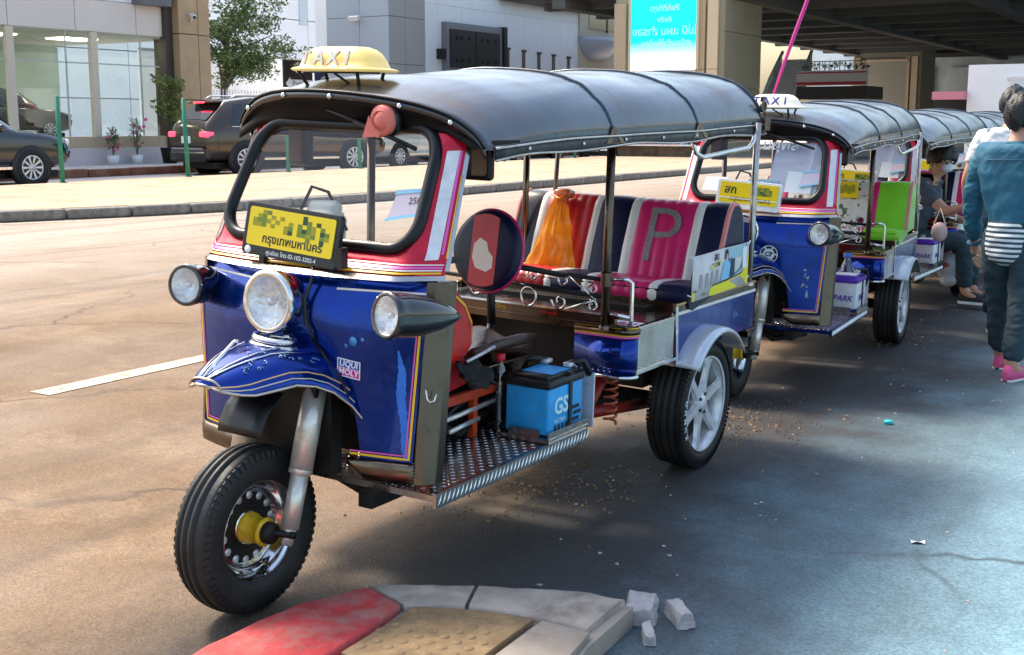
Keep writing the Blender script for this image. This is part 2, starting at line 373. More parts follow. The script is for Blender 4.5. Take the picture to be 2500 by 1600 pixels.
    pin.done('pinstripe', mat('gold_pinstripe', (.72, .46, .18), .3, .4), mg)
    pin = B()
    for k in (1, 23): pin.tube([Vector(rows[i][k]) + Vector((0, -.001, .002)) for i in range(len(rows))], .0030, 6)
    pin.tube([Vector(rows[1][k]) + Vector((0, -.002, .003)) for k in range(1, 24)], .004, 6); pin.done('silver_band', M['steel'], mg)
    if D:
        sw = B(); rs = random.Random(3)
        for i in range(26):
            r_ = rs.uniform(3.2, 7.5); k_ = rs.uniform(13.5, 19.5); i0, k0 = int(r_), int(k_); p = Vector(rows[i0][k0]).lerp(Vector(rows[i0 + 1][k0]), r_ - i0).lerp(Vector(rows[i0][k0 + 1]).lerp(Vector(rows[i0 + 1][k0 + 1]), r_ - i0), k_ - k0) + Vector((0, -.002, .003)); e1 = (Vector(rows[i0 + 1][k0]) - Vector(rows[i0][k0])).normalized() * .008; e2 = (Vector(rows[i0][k0 + 1]) - Vector(rows[i0][k0])).normalized() * .008; a0 = rs.uniform(0, 6)
            sw.tube([p + e1 * math.cos(a0 + t * .8) * (1 - t * .1) + e2 * math.sin(a0 + t * .8) * (1 - t * .1) for t in range(6)], .0016, 4)
        sw.done('filigree', mat('pale_blue_silver_print', (.16, .26, .48), .3, .4), mg, kind='stuff')
    orn = B()
    for sx in (-1, 1):
        for q, h in ((.03, .05), (.055, .02)):
            pts = []
            for i in range(1, 8):
                k = 12 + sx * (1 + q * 90 * (i / 8) ** .7); k = min(23, max(1, k)); k0 = int(k); p = Vector(rows[i][k0]).lerp(Vector(rows[i][k0 + 1]), k - k0); pts.append(p + Vector((0, -.002, .003)))
            orn.tube(pts, [.0035 * (1 - .08 * i) for i in range(len(pts))], 6)
    orn.done('silver_scrolls', M['chrome'], mg)
    if D:
        mgt = B(); mgt.tube([Vector(rows[1][12]) + Vector((0, 0, .004)), Vector(rows[3][12]) + Vector((0, -.004, .02)), Vector(rows[4][12]) + Vector((.01, 0, .045)), Vector(rows[4][12]) + Vector((.022, .004, .048))], [.004, .006, .005, .006], 8); mgt.done('mudguard_ornament', M['chrome'], mg)
    fl = B(); fl.grid([[(x, y, z) for x in (-.085, -.04, 0, .04, .085)] for y, z in ((.06, .665), (0, .62), (-.03, .57), (-.035, .545))]); fl.done('mud_flap', M['black'], T, thick=.004)
    # ---- front body shell
    xs = sorted(set([round(-1 + 2 * k / 48, 4) for k in range(49)]))
    nz = 22; rows = []
    for u in xs:
        col = []; xx = u * .43
        zl = .462
        if abs(xx) < .252: zl = .575 + .215 * math.sqrt(max(0, 1 - (xx / .252) ** 2)) - .03
        for k in range(nz + 1):
            z = lerp(zl, 1.0, k / nz); x = u * hw(z); col.append((x, panel_y(x, z), z))
        rows.append(col)
    shell = B().grid(rows).done('front_shell', blue, T)
    for side in (-1, 1):
        g = B(); x0, x1 = side * .225, side * .418
        strip(g, [(x0, .478), (x1 - side * .012, .476), (x1 - side * .012 + side * .036, .965)], .007, panel_y, .0025); g.done('yellow_pinstripe', M['yellow'], shell)
        g = B(); strip(g, [(x0, .487), (x1 - side * .021, .486), (x1 - side * .021 + side * .036, .955)], .0045, panel_y, .0025); g.done('pink_pinstripe', M['pinkline'], shell)
        g = B(); strip(g, [(side * .16, .963), (side * .445, .965)], .006, panel_y, .0025); g.done('cream_pinstripe', M['whiteline'], shell)
    # steel foot band and door pillars
    for side in (-1, 1):
        rows = []
        for k in range(13):
            t = k / 12; x = side * lerp(.222, .425, t); y = panel_y(x, .46); d = .4 - .0 * t
            zb = .462 - .066 * min(1, (t * 3.2 + .15)) ** .6
            rows.append([(x, y - .004, .466), (x, y - .014, .455), (x, y - .014, (.455 + zb) / 2), (x, y - .008, zb + .006), (x, y + .02, zb)])
        B().grid(rows).done('foot_band', M['steel_br'], T, thick=.004)
        p = B()
        for z0, z1 in ((.398, 1.0),):
            a0, a1 = hw(z0) + .006, hw(z1) + .006
            q = lambda x0: [(side * x0, .243), (side * (x0 + .024), .258), (side * (x0 + .050), .288), (side * (x0 + .050), .330), (side * (x0 + .02), .330), (side * x0, .28)]
            lo, hi = q(.421), q(.446); n = 6
            up = [(0, .055)] * 6
            vs = [(x, y, z0) for x, y in lo] + [(x - side * .012, y + .038, z1) for x, y in hi]
            p.add(vs, [tuple(range(n)), tuple(range(n, 2 * n))] + [(i, (i + 1) % n, n + (i + 1) % n, n + i) for i in range(n)])
        p.done('door_pillar', M['steel_br'], T, bevel=.004)
    fw_ = B(); fw_.box((0, .352, .72), (.84, .012, .58)); fw_.done('firewall', M['dark'], T)
    if D:
        wr = B(); k = 0
        L = [(.372, .80), (.384, .74), (.381, .66), (.392, .58), (.396, .50), (.402, .474)]; Wd = [.004, .024, .028, .022, .024, .014]; a = []; b_ = []
        for i in range(40):
            t = i / 39 * 5; j = min(4, int(t)); f = t - j; x = lerp(L[j][0], L[j + 1][0], f); z = lerp(L[j][1], L[j + 1][1], f); wd = lerp(Wd[j], Wd[j + 1], f) / 2 * (1 + .25 * math.sin(i * 2.3) * rnd.random())
            a.append((x - wd, panel_y(x - wd, z) - .0016, z)); b_.append((x + wd, panel_y(x + wd, z) - .0016, z))
        wr.grid([a, b_]).done('worn_paint_patch', M['blue_worn'], shell)
        # oil sticker
        fy = lambda x, z: panel_y(x, z)
        dx = Vector((.071, panel_y(.258, .73) - panel_y(.187, .73), -.010)).normalized(); c0 = Vector((.222, panel_y(.222, .733) - .0035, .733))
        s_ = B(); up_ = Vector((.02, 0, 1)).normalized(); P = lambda a, b: c0 + dx * a + up_ * b
        s_.add([P(-.038, -.027), P(.038, -.027), P(.038, .027), P(-.038, .027)], [(0, 1, 2, 3)]); s_ = s_.done('oil_sticker', M['print_w'], shell)
        nn = dx.cross(up_); P2 = lambda a, b, h: c0 + dx * a + up_ * b + nn * h
        B().quad(P2(-.0345, .001, .0006), P2(.0345, .001, .0006), P2(.0345, .0235, .0006), P2(-.0345, .0235, .0006)).done('sticker_blue_field', M['print_blue'], s_)
        B().quad(P2(-.0345, -.0235, .0006), P2(.0345, -.0235, .0006), P2(.0345, -.001, .0006), P2(-.0345, -.001, .0006)).done('sticker_red_field', M['print_mag'], s_)
        text('sticker_lettering', 'LIQUI', .024, M['print_w'], s_, P2(0, .0125, .0009), dx, up_, 0.0003, bold=.0006); text('sticker_lettering', 'MOLY', .024, M['print_w'], s_, P2(0, -.012, .0009), dx, up_, 0.0003, bold=.0006)
        dent = B()
        for (x, z, rr) in ((.232, .815, .018), (.262, .822, .008), (.21, .80, .008)): dent.sphere((x, panel_y(x, z), z), rr, 12, 8, (1, .18, .8))
        dent.done('filler_patches', mat('chipped_pale_blue_paint', (.06, .22, .45), .3, .4, var=.6, vscale=60), shell)
        hook = B(); hook.tube([(.452, .262, .69), (.458, .258, .665), (.466, .26, .655), (.478, .268, .66), (.480, .272, .68)], .003, 6); hook.done('wire_hook', M['chrome'], T)
        cb = B(); pts = [(.085, .192, 1.03), (.10, .178, 1.0), (.092, .150, .93), (.094, .15, .87), (.11, .155, .83), (.115, .172, .80)]; cb.tube(pts, .0055, 8); cb.done('front_cable', M['black'], T)
        sl_ = B(); pts = [(.245, .186, .60), (.215, .175, .69), (.17, .168, .745), (.115, .17, .80)]; sl_.tube(pts, .005, 8); sl_.done('mudguard_gasket', M['gasket'], T)
    # ---- lamps
    def lamp(c, r, ax, length, tip, name, m):
        ax = Vector(ax).normalized(); b = B()
        pr = [(r * .86, .0), (r * 1.0, -.004), (r * 1.06, .004), (r * 1.06, .018), (r * 1.02, .026)]
        for k in range(1, 11):
            t = k / 10; pr.append((r * 1.02 * math.cos(t * math.pi / 2 * .96) ** tip, .026 + length * t))
        b.lathe(pr, c, ax, 36); o = b.done(name, m, T)
        g = B(); g.lathe([(.001, .045), (r * .5, .038), (r * .8, .018), (r * .9, .004)], c, ax, 32); g.done('reflector', M['lens'], o)
        g = B(); g.lathe([(.001, -.014), (r * .4, -.012), (r * .72, -.006), (r * .9, .002)], c, ax, 32); g.done('lamp_glass', M['lampglass'], o)
        g = B(); g.sphere(Vector(c) + ax * .02, r * .16, 10, 8); g.done('bulb', M['alloy'], o)
        return o
    h = lamp((0, .088, .921), .090, (0, 1, -.05), .13, .55, 'headlamp', M['chrome'])
    lamp((-.398, .148, .924), .063, (-.12, 1, -.08), .20, .72, 'side_lamp', M['blackgloss']); lamp((.425, .102, .926), .064, (.30, 1, -.10), .235, .66, 'side_lamp', M['blackgloss'])
    rg = B()
    for z, y0, w_ in ((.812, .105, .068), (.792, .10, .076)):
        rg.tube([(.012 + w_ * math.cos(a), y0 + .042 * math.sin(a), z - .06 * w_ * math.cos(a)) for a in [2 * math.pi * k / 28 for k in range(28)]], .0095, 10, closed=True)
    rg.box((.012, .14, .80), (.05, .05, .04)); rg.done('chrome_ring_ornament', M['chrome'], T)
    # ---- cowl around the windscreen
    hole = rrect(-.380, 1.083, .380, 1.432, .095, 8); N = len(hole)
    # remap hole so its top is a little narrower, matching the photographed screen
    hole = [(x * (1 - .075 * (z - 1.083) / .35), z) for x, z in hole]
    def outer(i):
        x, z = hole[i]; cxx, czz = 0, 1.24; dx, dz = x - cxx, z - czz
        tx = (.474 - .045 * max(0, (z - 1.0) / .4)) / max(1e-6, abs(dx)); tz = ((1.425 - czz) if dz > 0 else (czz - 1.004)) / max(1e-6, abs(dz)); t = min(tx, tz)
        return (dx * t, czz + dz * t)
    rings = []
    for q in range(7):
        t = q / 6; rings.append([(lambda p: (p[0], cowl_y(*p), p[1]))(Vector(hole[i]).lerp(Vector(outer(i)), t)) for i in range(N)])
    cowl = B().grid(rings, closed_u=True).done('cowl', st.get('cowl', M['redcowl']), T)
    gk = B(); gk.tube([(x, ws_y(z) - .004, z) for x, z in hole], .0195, 10, closed=True); gk.done('windscreen_gasket', M['gasket'], T)
    gl = B(); gl.add([(x, ws_y(z), z) for x, z in hole], [tuple(range(N))]); gl.done('windscreen', M['windscreen'], T)
    for side in (-1, 1):
        g = B(); strip(g, [(side * .424, 1.060), (side * .398, 1.37)], .030, cowl_y, .003); g.done('pillar_band', mat('painted_white_sheen', (.74, .70, .72), .15, 0, 1, var=.15, vscale=20), cowl); g = B(); strip(g, [(side * .444, 1.075), (side * .416, 1.37)], .006, cowl_y, .003); g.done('pink_pinstripe', M['pinkline'], cowl); g = B(); strip(g, [(side * .456, 1.065), (side * .434, 1.30)], .004, cowl_y, .003); g.done('gold_pinstripe', M['yellow'], cowl)  # white band: a chrome strip's bright reflection put into the colour
        g = B(); strip(g, [(side * .466, 1.03), (side * .428, 1.40)], .010, cowl_y, .003); g.done('pillar_edge_band', M['steel'], cowl)
    g = B(); strip(g, [(-.468, 1.010), (.468, 1.010)], .013, cowl_y, .003); g.done('steel_belt', steel, cowl)
    for z, m_, wd in ((1.024, M['yellow'], .005), (1.0315, M['whiteline'], .0035), (1.039, M['pinkline'], .007), (1.047, M['whiteline'], .003)):
        g = B(); strip(g, [(-.455, z), (.455, z)], wd, cowl_y, .003); g.done('pinstripe', m_, cowl)
    # ---- plate
    pw, ph = (.185, .080)
    pc = Vector((-.004, .196, 1.110)); pr_ = Vector((1, 0, -.062)).normalized(); pu = Vector((.05, .16, 1)); pu = (pu - pr_ * pu.dot(pr_)).normalized(); pn = pr_.cross(pu)
    PP = lambda a, b, h: pc + pr_ * a + pu * b + pn * h
    fr = B(); out_ = rrect(-pw, -ph, pw, ph, .014, 4); fr.prism(out_, lambda a, b, h: PP(a, b, h), -.018, 0); fr = fr.done('number_plate', M['black'] if st['plate'] == 'black' else M['white'], T, bevel=.003)
    ys = B(); ys.prism(rrect(-pw + .018, -ph + .030, pw - .018, ph - .014, .008, 3), lambda a, b, h: PP(a, b, h), .0002, .003); ys.done('plate_sheet', M['plate'], fr)
    text('plate_province', 'กรุงเทพมหานคร', .036, M['print_k'], fr, PP(.012, -.026, .0034), pr_, pu, .0003, bold=.0007)
    mos = {0: [], 1: [], 2: []}
    if st['plate'] == 'black':
        art = ["..ab.......c.....", ".ab.d.a....cb.c..", "abba.a..a.b.ba.b.", "aab.a..ab.bcba.cb", ".......ac.bbab.ba", "............b..c."]
        cw = .0176; x0 = -.150; z0 = .060
    else:
        text('plate_letters', 'สก', .062, M['print_k'], fr, PP(-.105, .022, .0034), pr_, pu, .0003, bold=.0015)
        art = ["..........bababb.", "..........ccbabab", "..........bcbcbab", "..........babbcba"]; cw = .0166; x0 = -.150; z0 = .050
    for r_, line in enumerate(art):
        for c_, ch in enumerate(line):
            if ch in 'abcd': mos['abcd'.index(ch) % 3].append((x0 + c_ * cw, z0 - r_ * cw * .72))
    for i, m_ in ((0, M['print_olive']), (1, mat('dull_olive_green_print', (.16, .22, .02), .6)), (2, M['print_g'])):
        g = B()
        for a, b in mos[i]: g.add([PP(a, b - cw * .72, .0034), PP(a + cw, b - cw * .72, .0034), PP(a + cw, b, .0034), PP(a, b, .0034)], [(0, 1, 2, 3)])
        if mos[i]: g.done('faded_plate_print', m_, fr, kind='stuff')
    if st['plate'] == 'black':
        g = B(); g.cyl(PP(-.158, -.0655, -.001), PP(-.158, -.0655, .0012), .012, seg=20); g.done('frame_badge', M['print_w'], fr)
        text('frame_lettering', 'ศูนย์รถ โทร 02-102-3202-4', .018, M['print_w'], fr, PP(.012, -.066, .0006), pr_, pu, .0003)
        
        for p_, d_ in ((PP(.19, -.04, -.012), (.03, .03, .06)), (PP(-.10, -.09, -.012), (.02, .02, .03))): br = B(); br.box(p_, d_); br.done('plate_bracket', M['black'], fr)
    else:
        g = B(); g.prism([(-pw + .018, -ph + .054), (pw - .018, -ph + .054), (pw - .018, -ph + .060), (-pw + .018, -ph + .060)], lambda a, b, h: PP(a, b, h), .003, .0045); g.done('plate_bar', M['white'], fr)
    # ---- floor
    fp = B(); fp.box((.22, .735, .362), (.52, .93, .020)); fp.box((-.23, .86, .362), (.38, .68, .020)); fp = fp.done('floor_plate', st.get('floor', M['steel']), T)
    tr = B()
    for i in range(24):
        for j in range(34):
            x = .02 + i * .0195; y = .285 + j * .0265
            if x > .472 or y > 1.185: continue
            an = .9 if (i + j) % 2 else -.7
            d = Vector((math.cos(an), math.sin(an), 0)) * .0105; n_ = Vector((-d.y, d.x, 0)).normalized() * .0028; p = Vector((x, y, .3722))
            tr.add([p - d, p - n_, p + d, p + n_, p + Vector((0, 0, .003))], [(0, 1, 4), (1, 2, 4), (2, 3, 4), (3, 0, 4)])
    tr.done('tread_pattern', M['steel'], fp, kind='stuff')
    for side in (-1, 1):
        es = B(); es.box((side * (.485 if side > 0 else .42), .735 if side > 0 else .86, .3585), (.012, .94 if side > 0 else .68, .046)); es = es.done('floor_edge_strip', st.get('floor', M['steel']), fp)
        eb = B()
        if side < 0: continue
        for j in range(40):
            y = .275 + j * .0235; eb.add([(side * .4915, y, .342), (side * .4915, y + .005, .341), (side * .4915, y + .021, .374), (side * .4915, y + .016, .375), (side * .494, y + .0105, .358)], [(0, 1, 4), (1, 2, 4), (2, 3, 4), (3, 0, 4)])
        eb.done('edge_ridges', M['chrome'], es, kind='stuff')
    if D:
        cl_ = B(); cl_.box((.425, .36, .385), (.008, .05, .055)); cl_.done('floor_clip', M['black'], fp)
    # ---- chassis, engine bay
    ch = B()
    for sx in (-1, 1):
        ch.box((sx * .26, 1.1, .33), (.05, 1.75, .05)); ch.tube([(sx * .20, .30, .50), (sx * .24, .55, .30), (sx * .26, 1.0, .31)], .022, 8)
    for y in (.5, .95, 1.3): ch.box((0, y, .325), (.5, .04, .04))
    ch.tube([(-.05, .30, .40), (.12, .42, .27), (.26, .62, .285)], .016, 8); ch.box((.10, .55, .29), (.22, .14, .05)); ch.done('chassis', M['dark'], T)
    eng = B(); eng.rbox((-.02, .86, .46), (.38, .60, .16), .03); eng.cyl((.05, .62, .44), (.19, .62, .44), .055); eng.cyl((.10, 1.08, .45), (.20, 1.08, .45), .065)
    for k in range(6): eng.box((.17, .70 + k * .03, .45), (.03, .012, .12))
    eng.tube([(.19, .66, .47), (.21, .80, .40), (.20, .95, .44), (.15, 1.15, .41)], .014, 8); eng.tube([(.2, .58, .40), (.215, .76, .50), (.2, .9, .52)], .009, 8); eng.done('engine', M['dark'], T)
    rf = B(); rf.box((.215, .80, .528), (.02, .52, .030)); rf.box((.215, .875, .455), (.022, .026, .16)); rf.box((.215, .58, .455), (.022, .026, .16)); rf.done('red_frame', M['orange'], T)
    fm = B()
    for z, y0, y1 in ((.470, .70, 1.0), (.425, .72, .90)): fm.tube([(.222, y0, z), (.222, y1, z + .012)], .009, 8)
    fm.done('fuel_pipes', M['forkm'], T)
    # driver's console and seat
    con = B(); poly = [(.42, .95), (.75, .922), (.845, .847), (.89, .775), (.888, .697), (.842, .657), (.951, .62), (.942, .573), (.757, .552), (.42, .545)]
    con.prism(poly, pyz(-.18), 0, .38); con = con.done('console', M['red'], T, bevel=.006)
    sp = B(); L = [(.70, .60 + .06), (.735, .905), (.832, .838), (.875, .772), (.874, .700)]
    for p, q in zip(L, L[1:]): sp.add([(.2022, p[0], p[1] - .004), (.2022, p[0] + .002, p[1] + .005), (.2022, q[0] + .002, q[1] + .005), (.2022, q[0], q[1] - .004)], [(0, 1, 2, 3)])
    L = [(.742, .662), (.742, .895)]; sp.add([(.2022, .738, .66), (.2022, .745, .66), (.2022, .745, .893), (.2022, .738, .893)], [(0, 1, 2, 3)])
    sp.done('console_stripes', M['yellow'], con)
    se = B(); se.box((-.0, 1.05, .588), (.46, .36, .05)); se = se.done('driver_seat_base', M['steel_br'], T, bevel=.005)
    if st.get('disc'):
        dk = B(); dk.lathe([(.001, -.028), (.120, -.028), (.143, -.020), (.150, -.006), (.150, .02), (.14, .032), (.001, .034)], (.045, 1.215, .977), (.05, 1, -.16), 48); dk = dk.done('driver_backrest', M['navyv'], T)
        ax = Vector((.05, 1, -.16)).normalized(); rt = X3 - ax * X3.dot(ax); rt.normalize(); upd = rt.cross(ax) * 1; upd = upd if upd.z > 0 else -upd
        DP = lambda a, b, h=-.0292: Vector((.045, 1.215, .977)) + rt * a + upd * b + ax * h
        g = B(); rr = .133; pts = []
        a_, b_ = [], []
        for k in range(15):
            x = -.058 + .116 * k / 14; zz = math.sqrt(rr * rr - x * x); a_.append(DP(x, -zz)); b_.append(DP(x, zz))
        g.grid([a_, b_]).done('red_stripe', M['redv'], dk)
        g = B(); g.tube([Vector((.045, 1.215, .977)) + rt * .149 * math.cos(a) + upd * .149 * math.sin(a) + ax * .006 for a in [2 * math.pi * k / 48 for k in range(48)]], .008, 8, closed=True); g.done('pink_piping', M['pinkv'], dk)
        blob = [(-.045, .02), (-.02, .045), (.012, .03), (.022, 0), (.045, -.022), (.045, -.062), (.02, -.078), (-.03, -.066), (-.048, -.03)]
        g = B(); g.add([DP(a, b, -.0302) for a, b in blob], [tuple(range(len(blob)))]); g.done('pale_patch', M['cream'], dk)
        g = B(); g.tube([(.045, 1.235, .87), (.045, 1.25, .70)], .016, 10); g.tube([(.07, 1.25, .93), (.25, 1.42, .885)], .011, 8); g.tube([(.045, 1.25, .70), (.045, 1.2, .60)], .016, 10); g.done('backrest_post', M['dark'], dk)
    # ---- passenger box
    bx = B(); prof = []
    for k in range(9): a = R(-90 + 90 * k / 8); prof.append((.465 + .06 * math.cos(a), 1.52 + .06 * math.sin(a)))
    for side in (-1, 1):
        g = B(); P = [(side * .285, 1.46)] + [(side * x, y) for x, y in prof]
        lo = [(x, y, .520) for x, y in P]; hi = [(x, y, .664) for x, y in P]; g.grid([lo, hi]); g = g.done('step_panel', blue, T, thick=.01)
        for z0, z1, m_, nm in ((.664, .672, M['pinkline'], 'pink_stripe'), (.672, .679, M['yellow'], 'yellow_stripe'), (.679, .700, M['steel_br'], 'steel_moulding'), (.700, .705, M['yellow'], 'yellow_stripe')):
            q = B(); e = .002 if 'stripe' in nm else .006; cx_, cy_ = side * .38, 1.6
            off = lambda p: (p[0] + math.copysign(e if abs(p[0]) > .46 else 0, p[0]), p[1] - (e if p[1] < 1.50 else 0))
            q.grid([[(*off(p), z0) for p in P], [(*off(p), z1) for p in P]]); q.done(nm, m_, g, thick=.003)
        q = B(); q.tube([(x * 1.005, y - .003, .516) for x, y in P], .008, 8); q.done('bottom_trim', M['chrome'], g)
        if D:
            rv = B()
            for k in range(7): rv.sphere((side * lerp(.30, .44, k / 6), 1.4585, .535), .0035, 6, 4)
            for k in range(5): rv.sphere((side * .5225, lerp(1.55, 1.84, k / 4), .692), .0035, 6, 4); rv.sphere((side * .5225, lerp(1.55, 1.84, k / 4), .545), .0035, 6, 4)
            rv.done('rivets', M['chrome'], g, kind='stuff')
        # side panel and its trims
        sd_ = B(); sd_.box((side * .515, 1.685, .615), (.012, .33, .175)); sd_.done('side_panel', steel, T, bevel=.003)
        q = B(); q.box((side * .519, 1.70, .530), (.014, .38, .012)); q.box((side * .519, 1.522, .615), (.010, .010, .19)); q.box((side * .519, 1.872, .62), (.012, .022, .24), rx=.12); q.done('side_trim', M['chrome'], T)
    rc = B(); rc.box((0, 1.62, .61), (.57, .02, .20)); rc.done('step_recess', M['dark'], T)
    st_ = B(); st_.box((0, 1.455, .722), (.92, .022, .032)); st_.box((0, 1.462, .744), (.96, .04, .008)); st_.rbox((0, 1.468, .712), (1.02, .05, .012), .005); st_ = st_.done('step_moulding', M['steel_br'], T)
    if D:
        g = B(); g.add([(.09, 1.4425, .729), (.27, 1.4425, .722), (.27, 1.4425, .736), (.09, 1.4425, .743)], [(0, 1, 2, 3)]); g.add([(-.12, 1.4425, .738), (.02, 1.4425, .733), (.02, 1.4425, .746), (-.12, 1.4425, .75)], [(0, 1, 2, 3)])
        text('sticker_lettering', 'Atenca 83', .018, M['red'], st_, (.18, 1.4415, .7325), (1, 0, -.038), Z3, .0002, bold=.0004)
        text('gold_lettering', 'บริการ', .022, M['yellow'], st_, (-.04, 1.4415, .733), (1, 0, -.038), Z3, .0002)
    pf = B(); pf.box((0, 1.72, .694), (1.00, .52, .018)); pf.box((0, 1.98, .735), (1.00, .03, .10)); pf = pf.done('passenger_floor', M['steel_br'], T)
    if D:
        g = B(); g.quad((.36, 1.50, .7036), (.50, 1.50, .7036), (.50, 1.62, .7036), (.36, 1.62, .7036)); g = g.done('floor_notice', M['print_w'], pf)
        text('notice_print', 'คลน', .075, M['print_mag'], g, (.425, 1.575, .7042), X3, Y3, .0003, bold=.002); text('notice_print', 'DOHXOM', .03, M['print_k'], g, (.43, 1.52, .7042), X3, Y3, .0003, bold=.001)
    # ---- rear body
    rb = B(); rb.box((0, 2.33, .48), (.74, .86, .20)); rb.box((0, 2.32, .64), (.76, .90, .16)); rb.done('rear_box', M['dark'], T)
    for side in (-1, 1):
        g = B(); g.box((side * .508, 2.31, .615), (.014, .86, .165)); g = g.done('rear_side_panel', blue, T, bevel=.003)
        if D and side > 0: text('white_marks', '·|ﾟ‹‹ .', .03, M['print_cyan'], g, (.5158, 2.52, .622), Y3, Z3, .0003)
        q = B(); q.box((side * .511, 2.30, .706), (.016, .88, .012)); q.done('cream_trim', M['whiteline'], g)
        q = B(); q.box((side * .509, 2.30, .726), (.014, .88, .026)); q.done('steel_moulding', M['steel_br'], g)
        q = B(); q.box((side * .512, 2.30, .744), (.016, .88, .008)); q.done('gold_trim', mat('gold_trim', (.62, .38, .14), .25, 1), g)
        # mudguard over the rear wheel
        cz = .276 + (math.sin(ro) * .5 if side > 0 else -math.sin(ro) * .5); rows = []
        for k in range(22):
            a = R(143 - 106 * k / 21); row = []
            for xx, dr in ((.46, 0), (.52, 0), (.585, -.002), (.610, -.009), (.617, -.024)): rad = .336 + dr; row.append((side * xx, 2.152 + rad * math.cos(a), cz + rad * math.sin(a)))
            rows.append(row)
        q = B().grid(rows).done('rear_mudguard', mat('silver_white_fender_paint', (.60, .64, .70), .25, .35, .6, dirt=(.25, .26, .28), dscale=9, damt=.5) if not st.get('bluefender') else blue, T, thick=.005)
        # wheel
        cw_ = (side * .478, 2.152, cz)
        rw = wheel_tyre('rear_wheel', cw_, .276, .200, .078, M['rubber'], T, [-.045, -.016, .016, .045])
        sh = B()
        for k in range(90):
            a = 2 * math.pi * k / 90
            for s2 in (-1, 1):
                rad = Vector((0, math.cos(a), math.sin(a))); tan = Vector((0, -math.sin(a), math.cos(a))); c0 = Vector(cw_) + Vector((s2 * .068, 0, 0)) + rad * .2625
                vs = [c0 + tan * .0055 * i + Vector((.011 * j, 0, 0)) + rad * (.0075 * q_) - Vector((s2 * .003 * q_, 0, 0)) for i in (-1, 1) for j in (-1, 1) for q_ in (-1, 1)]
                sh.add(vs, [(0, 1, 3, 2), (4, 6, 7, 5), (0, 4, 5, 1), (2, 3, 7, 6), (0, 2, 6, 4), (1, 5, 7, 3)])
        sh.done('tread_blocks', M['rubber'], rw, kind='stuff')
        al = B(); A = (side, 0, 0)
        al.lathe([(.196, .070), (.203, .074), (.203, .066), (.192, .060), (.182, .040), (.176, -.05), (.19, -.07)], cw_, A, 56)
        for k in range(6):
            a = 2 * math.pi * k / 6 + .3; rad = Vector((0, math.cos(a), math.sin(a))); tan = Vector((0, -math.sin(a), math.cos(a))); ax = Vector(A); vs = []
            for r_, wd, h0, h1 in ((.03, .030, .058, .028), (.09, .021, .056, .03), (.15, .021, .058, .036), (.192, .030, .062, .04)):
                c0 = Vector(cw_) + rad * r_
                vs += [c0 - tan * wd + ax * (h1 + .008), c0 - tan * wd * .72 + ax * h0, c0 + tan * wd * .72 + ax * h0, c0 + tan * wd + ax * (h1 + .008), c0 + ax * h1]
            fs = []
            for i in range(3):
                for j in range(5): fs.append((i * 5 + j, i * 5 + (j + 1) % 5, (i + 1) * 5 + (j + 1) % 5, (i + 1) * 5 + j))
            al.add(vs, fs)
        al.lathe([(.001, .066), (.026, .066), (.034, .060), (.05, .056), (.058, .04), (.058, .0)], cw_, A, 32)
        al.done('alloy_rim', M['alloy'], rw)
        bk = B(); bk.lathe([(.18, -.02), (.15, -.01), (.001, -.01)], cw_, A, 32); bk.done('brake_drum', M['dark'], rw)
        nu = B()
        for k in range(5):
            a = 2 * math.pi * k / 5; p = Vector(cw_) + Vector((side * .056, .040 * math.cos(a), .040 * math.sin(a))); nu.cyl(p, p + Vector((side * .008, 0, 0)), .008, .007, 6)
        nu.done('wheel_nuts', M['dark'], rw)
        if side > 0 and D:
            for i, chh in enumerate('KUMHO'):
                a = R(205 - i * 9 + 0); rad = Vector((0, math.cos(a), math.sin(a))); tan = Vector((0, -math.sin(a), math.cos(a)))
                text('tyre_lettering', chh, .030, M['print_w'], rw, Vector(cw_) + rad * .232 + Vector((.0812, 0, 0)), -tan if False else Vector((0, math.sin(a), -math.cos(a))), rad, .0004, bold=.0006)
        # inner swing arm and spring
        q = B(); q.tube([(side * .30, 1.35, .36), (side * .30, 2.1, .27)], .026, 8); q.tube([(side * .36, 1.62, .53), (side * .36, 1.38, .34)], .024, 8); q.done('swing_arm', mat('dark_red_frame_paint', (.30, .014, .010), .45, dirt=(.03, .01, .01), dscale=14, damt=.6), T)
        q = B(); q.tube([(side * .40 + .024 * math.cos(t * .7), 1.56 + .024 * math.sin(t * .7), .31 + t * .0032) for t in range(56)], .0055, 6); q.done('coil_spring', mat('rusty_red_spring', (.42, .09, .04), .5), T)
    ax_ = B(); ax_.cyl((-.42, 2.152, .276), (.42, 2.152, .276), .035); ax_.sphere((0, 2.152, .276), .10); ax_.done('rear_axle', M['dark'], T)
    bp = B(); bp.box((0, 2.765, .515), (1.0, .05, .07)); bp.box((.42, 2.70, .53), (.22, .12, .012)); bp.box((-.42, 2.70, .53), (.22, .12, .012)); bp.done('rear_bumper', M['steel_br'], T, bevel=.006)
    bkp = B(); bkp.box((0, 2.735, .80), (.98, .014, .42)); bkp.done('rear_panel', blue, T)
    mp = B(); mp.box((.40, 1.262, .47), (.16, .010, .20)); mp.done('battery_backplate', M['alloy'], T)
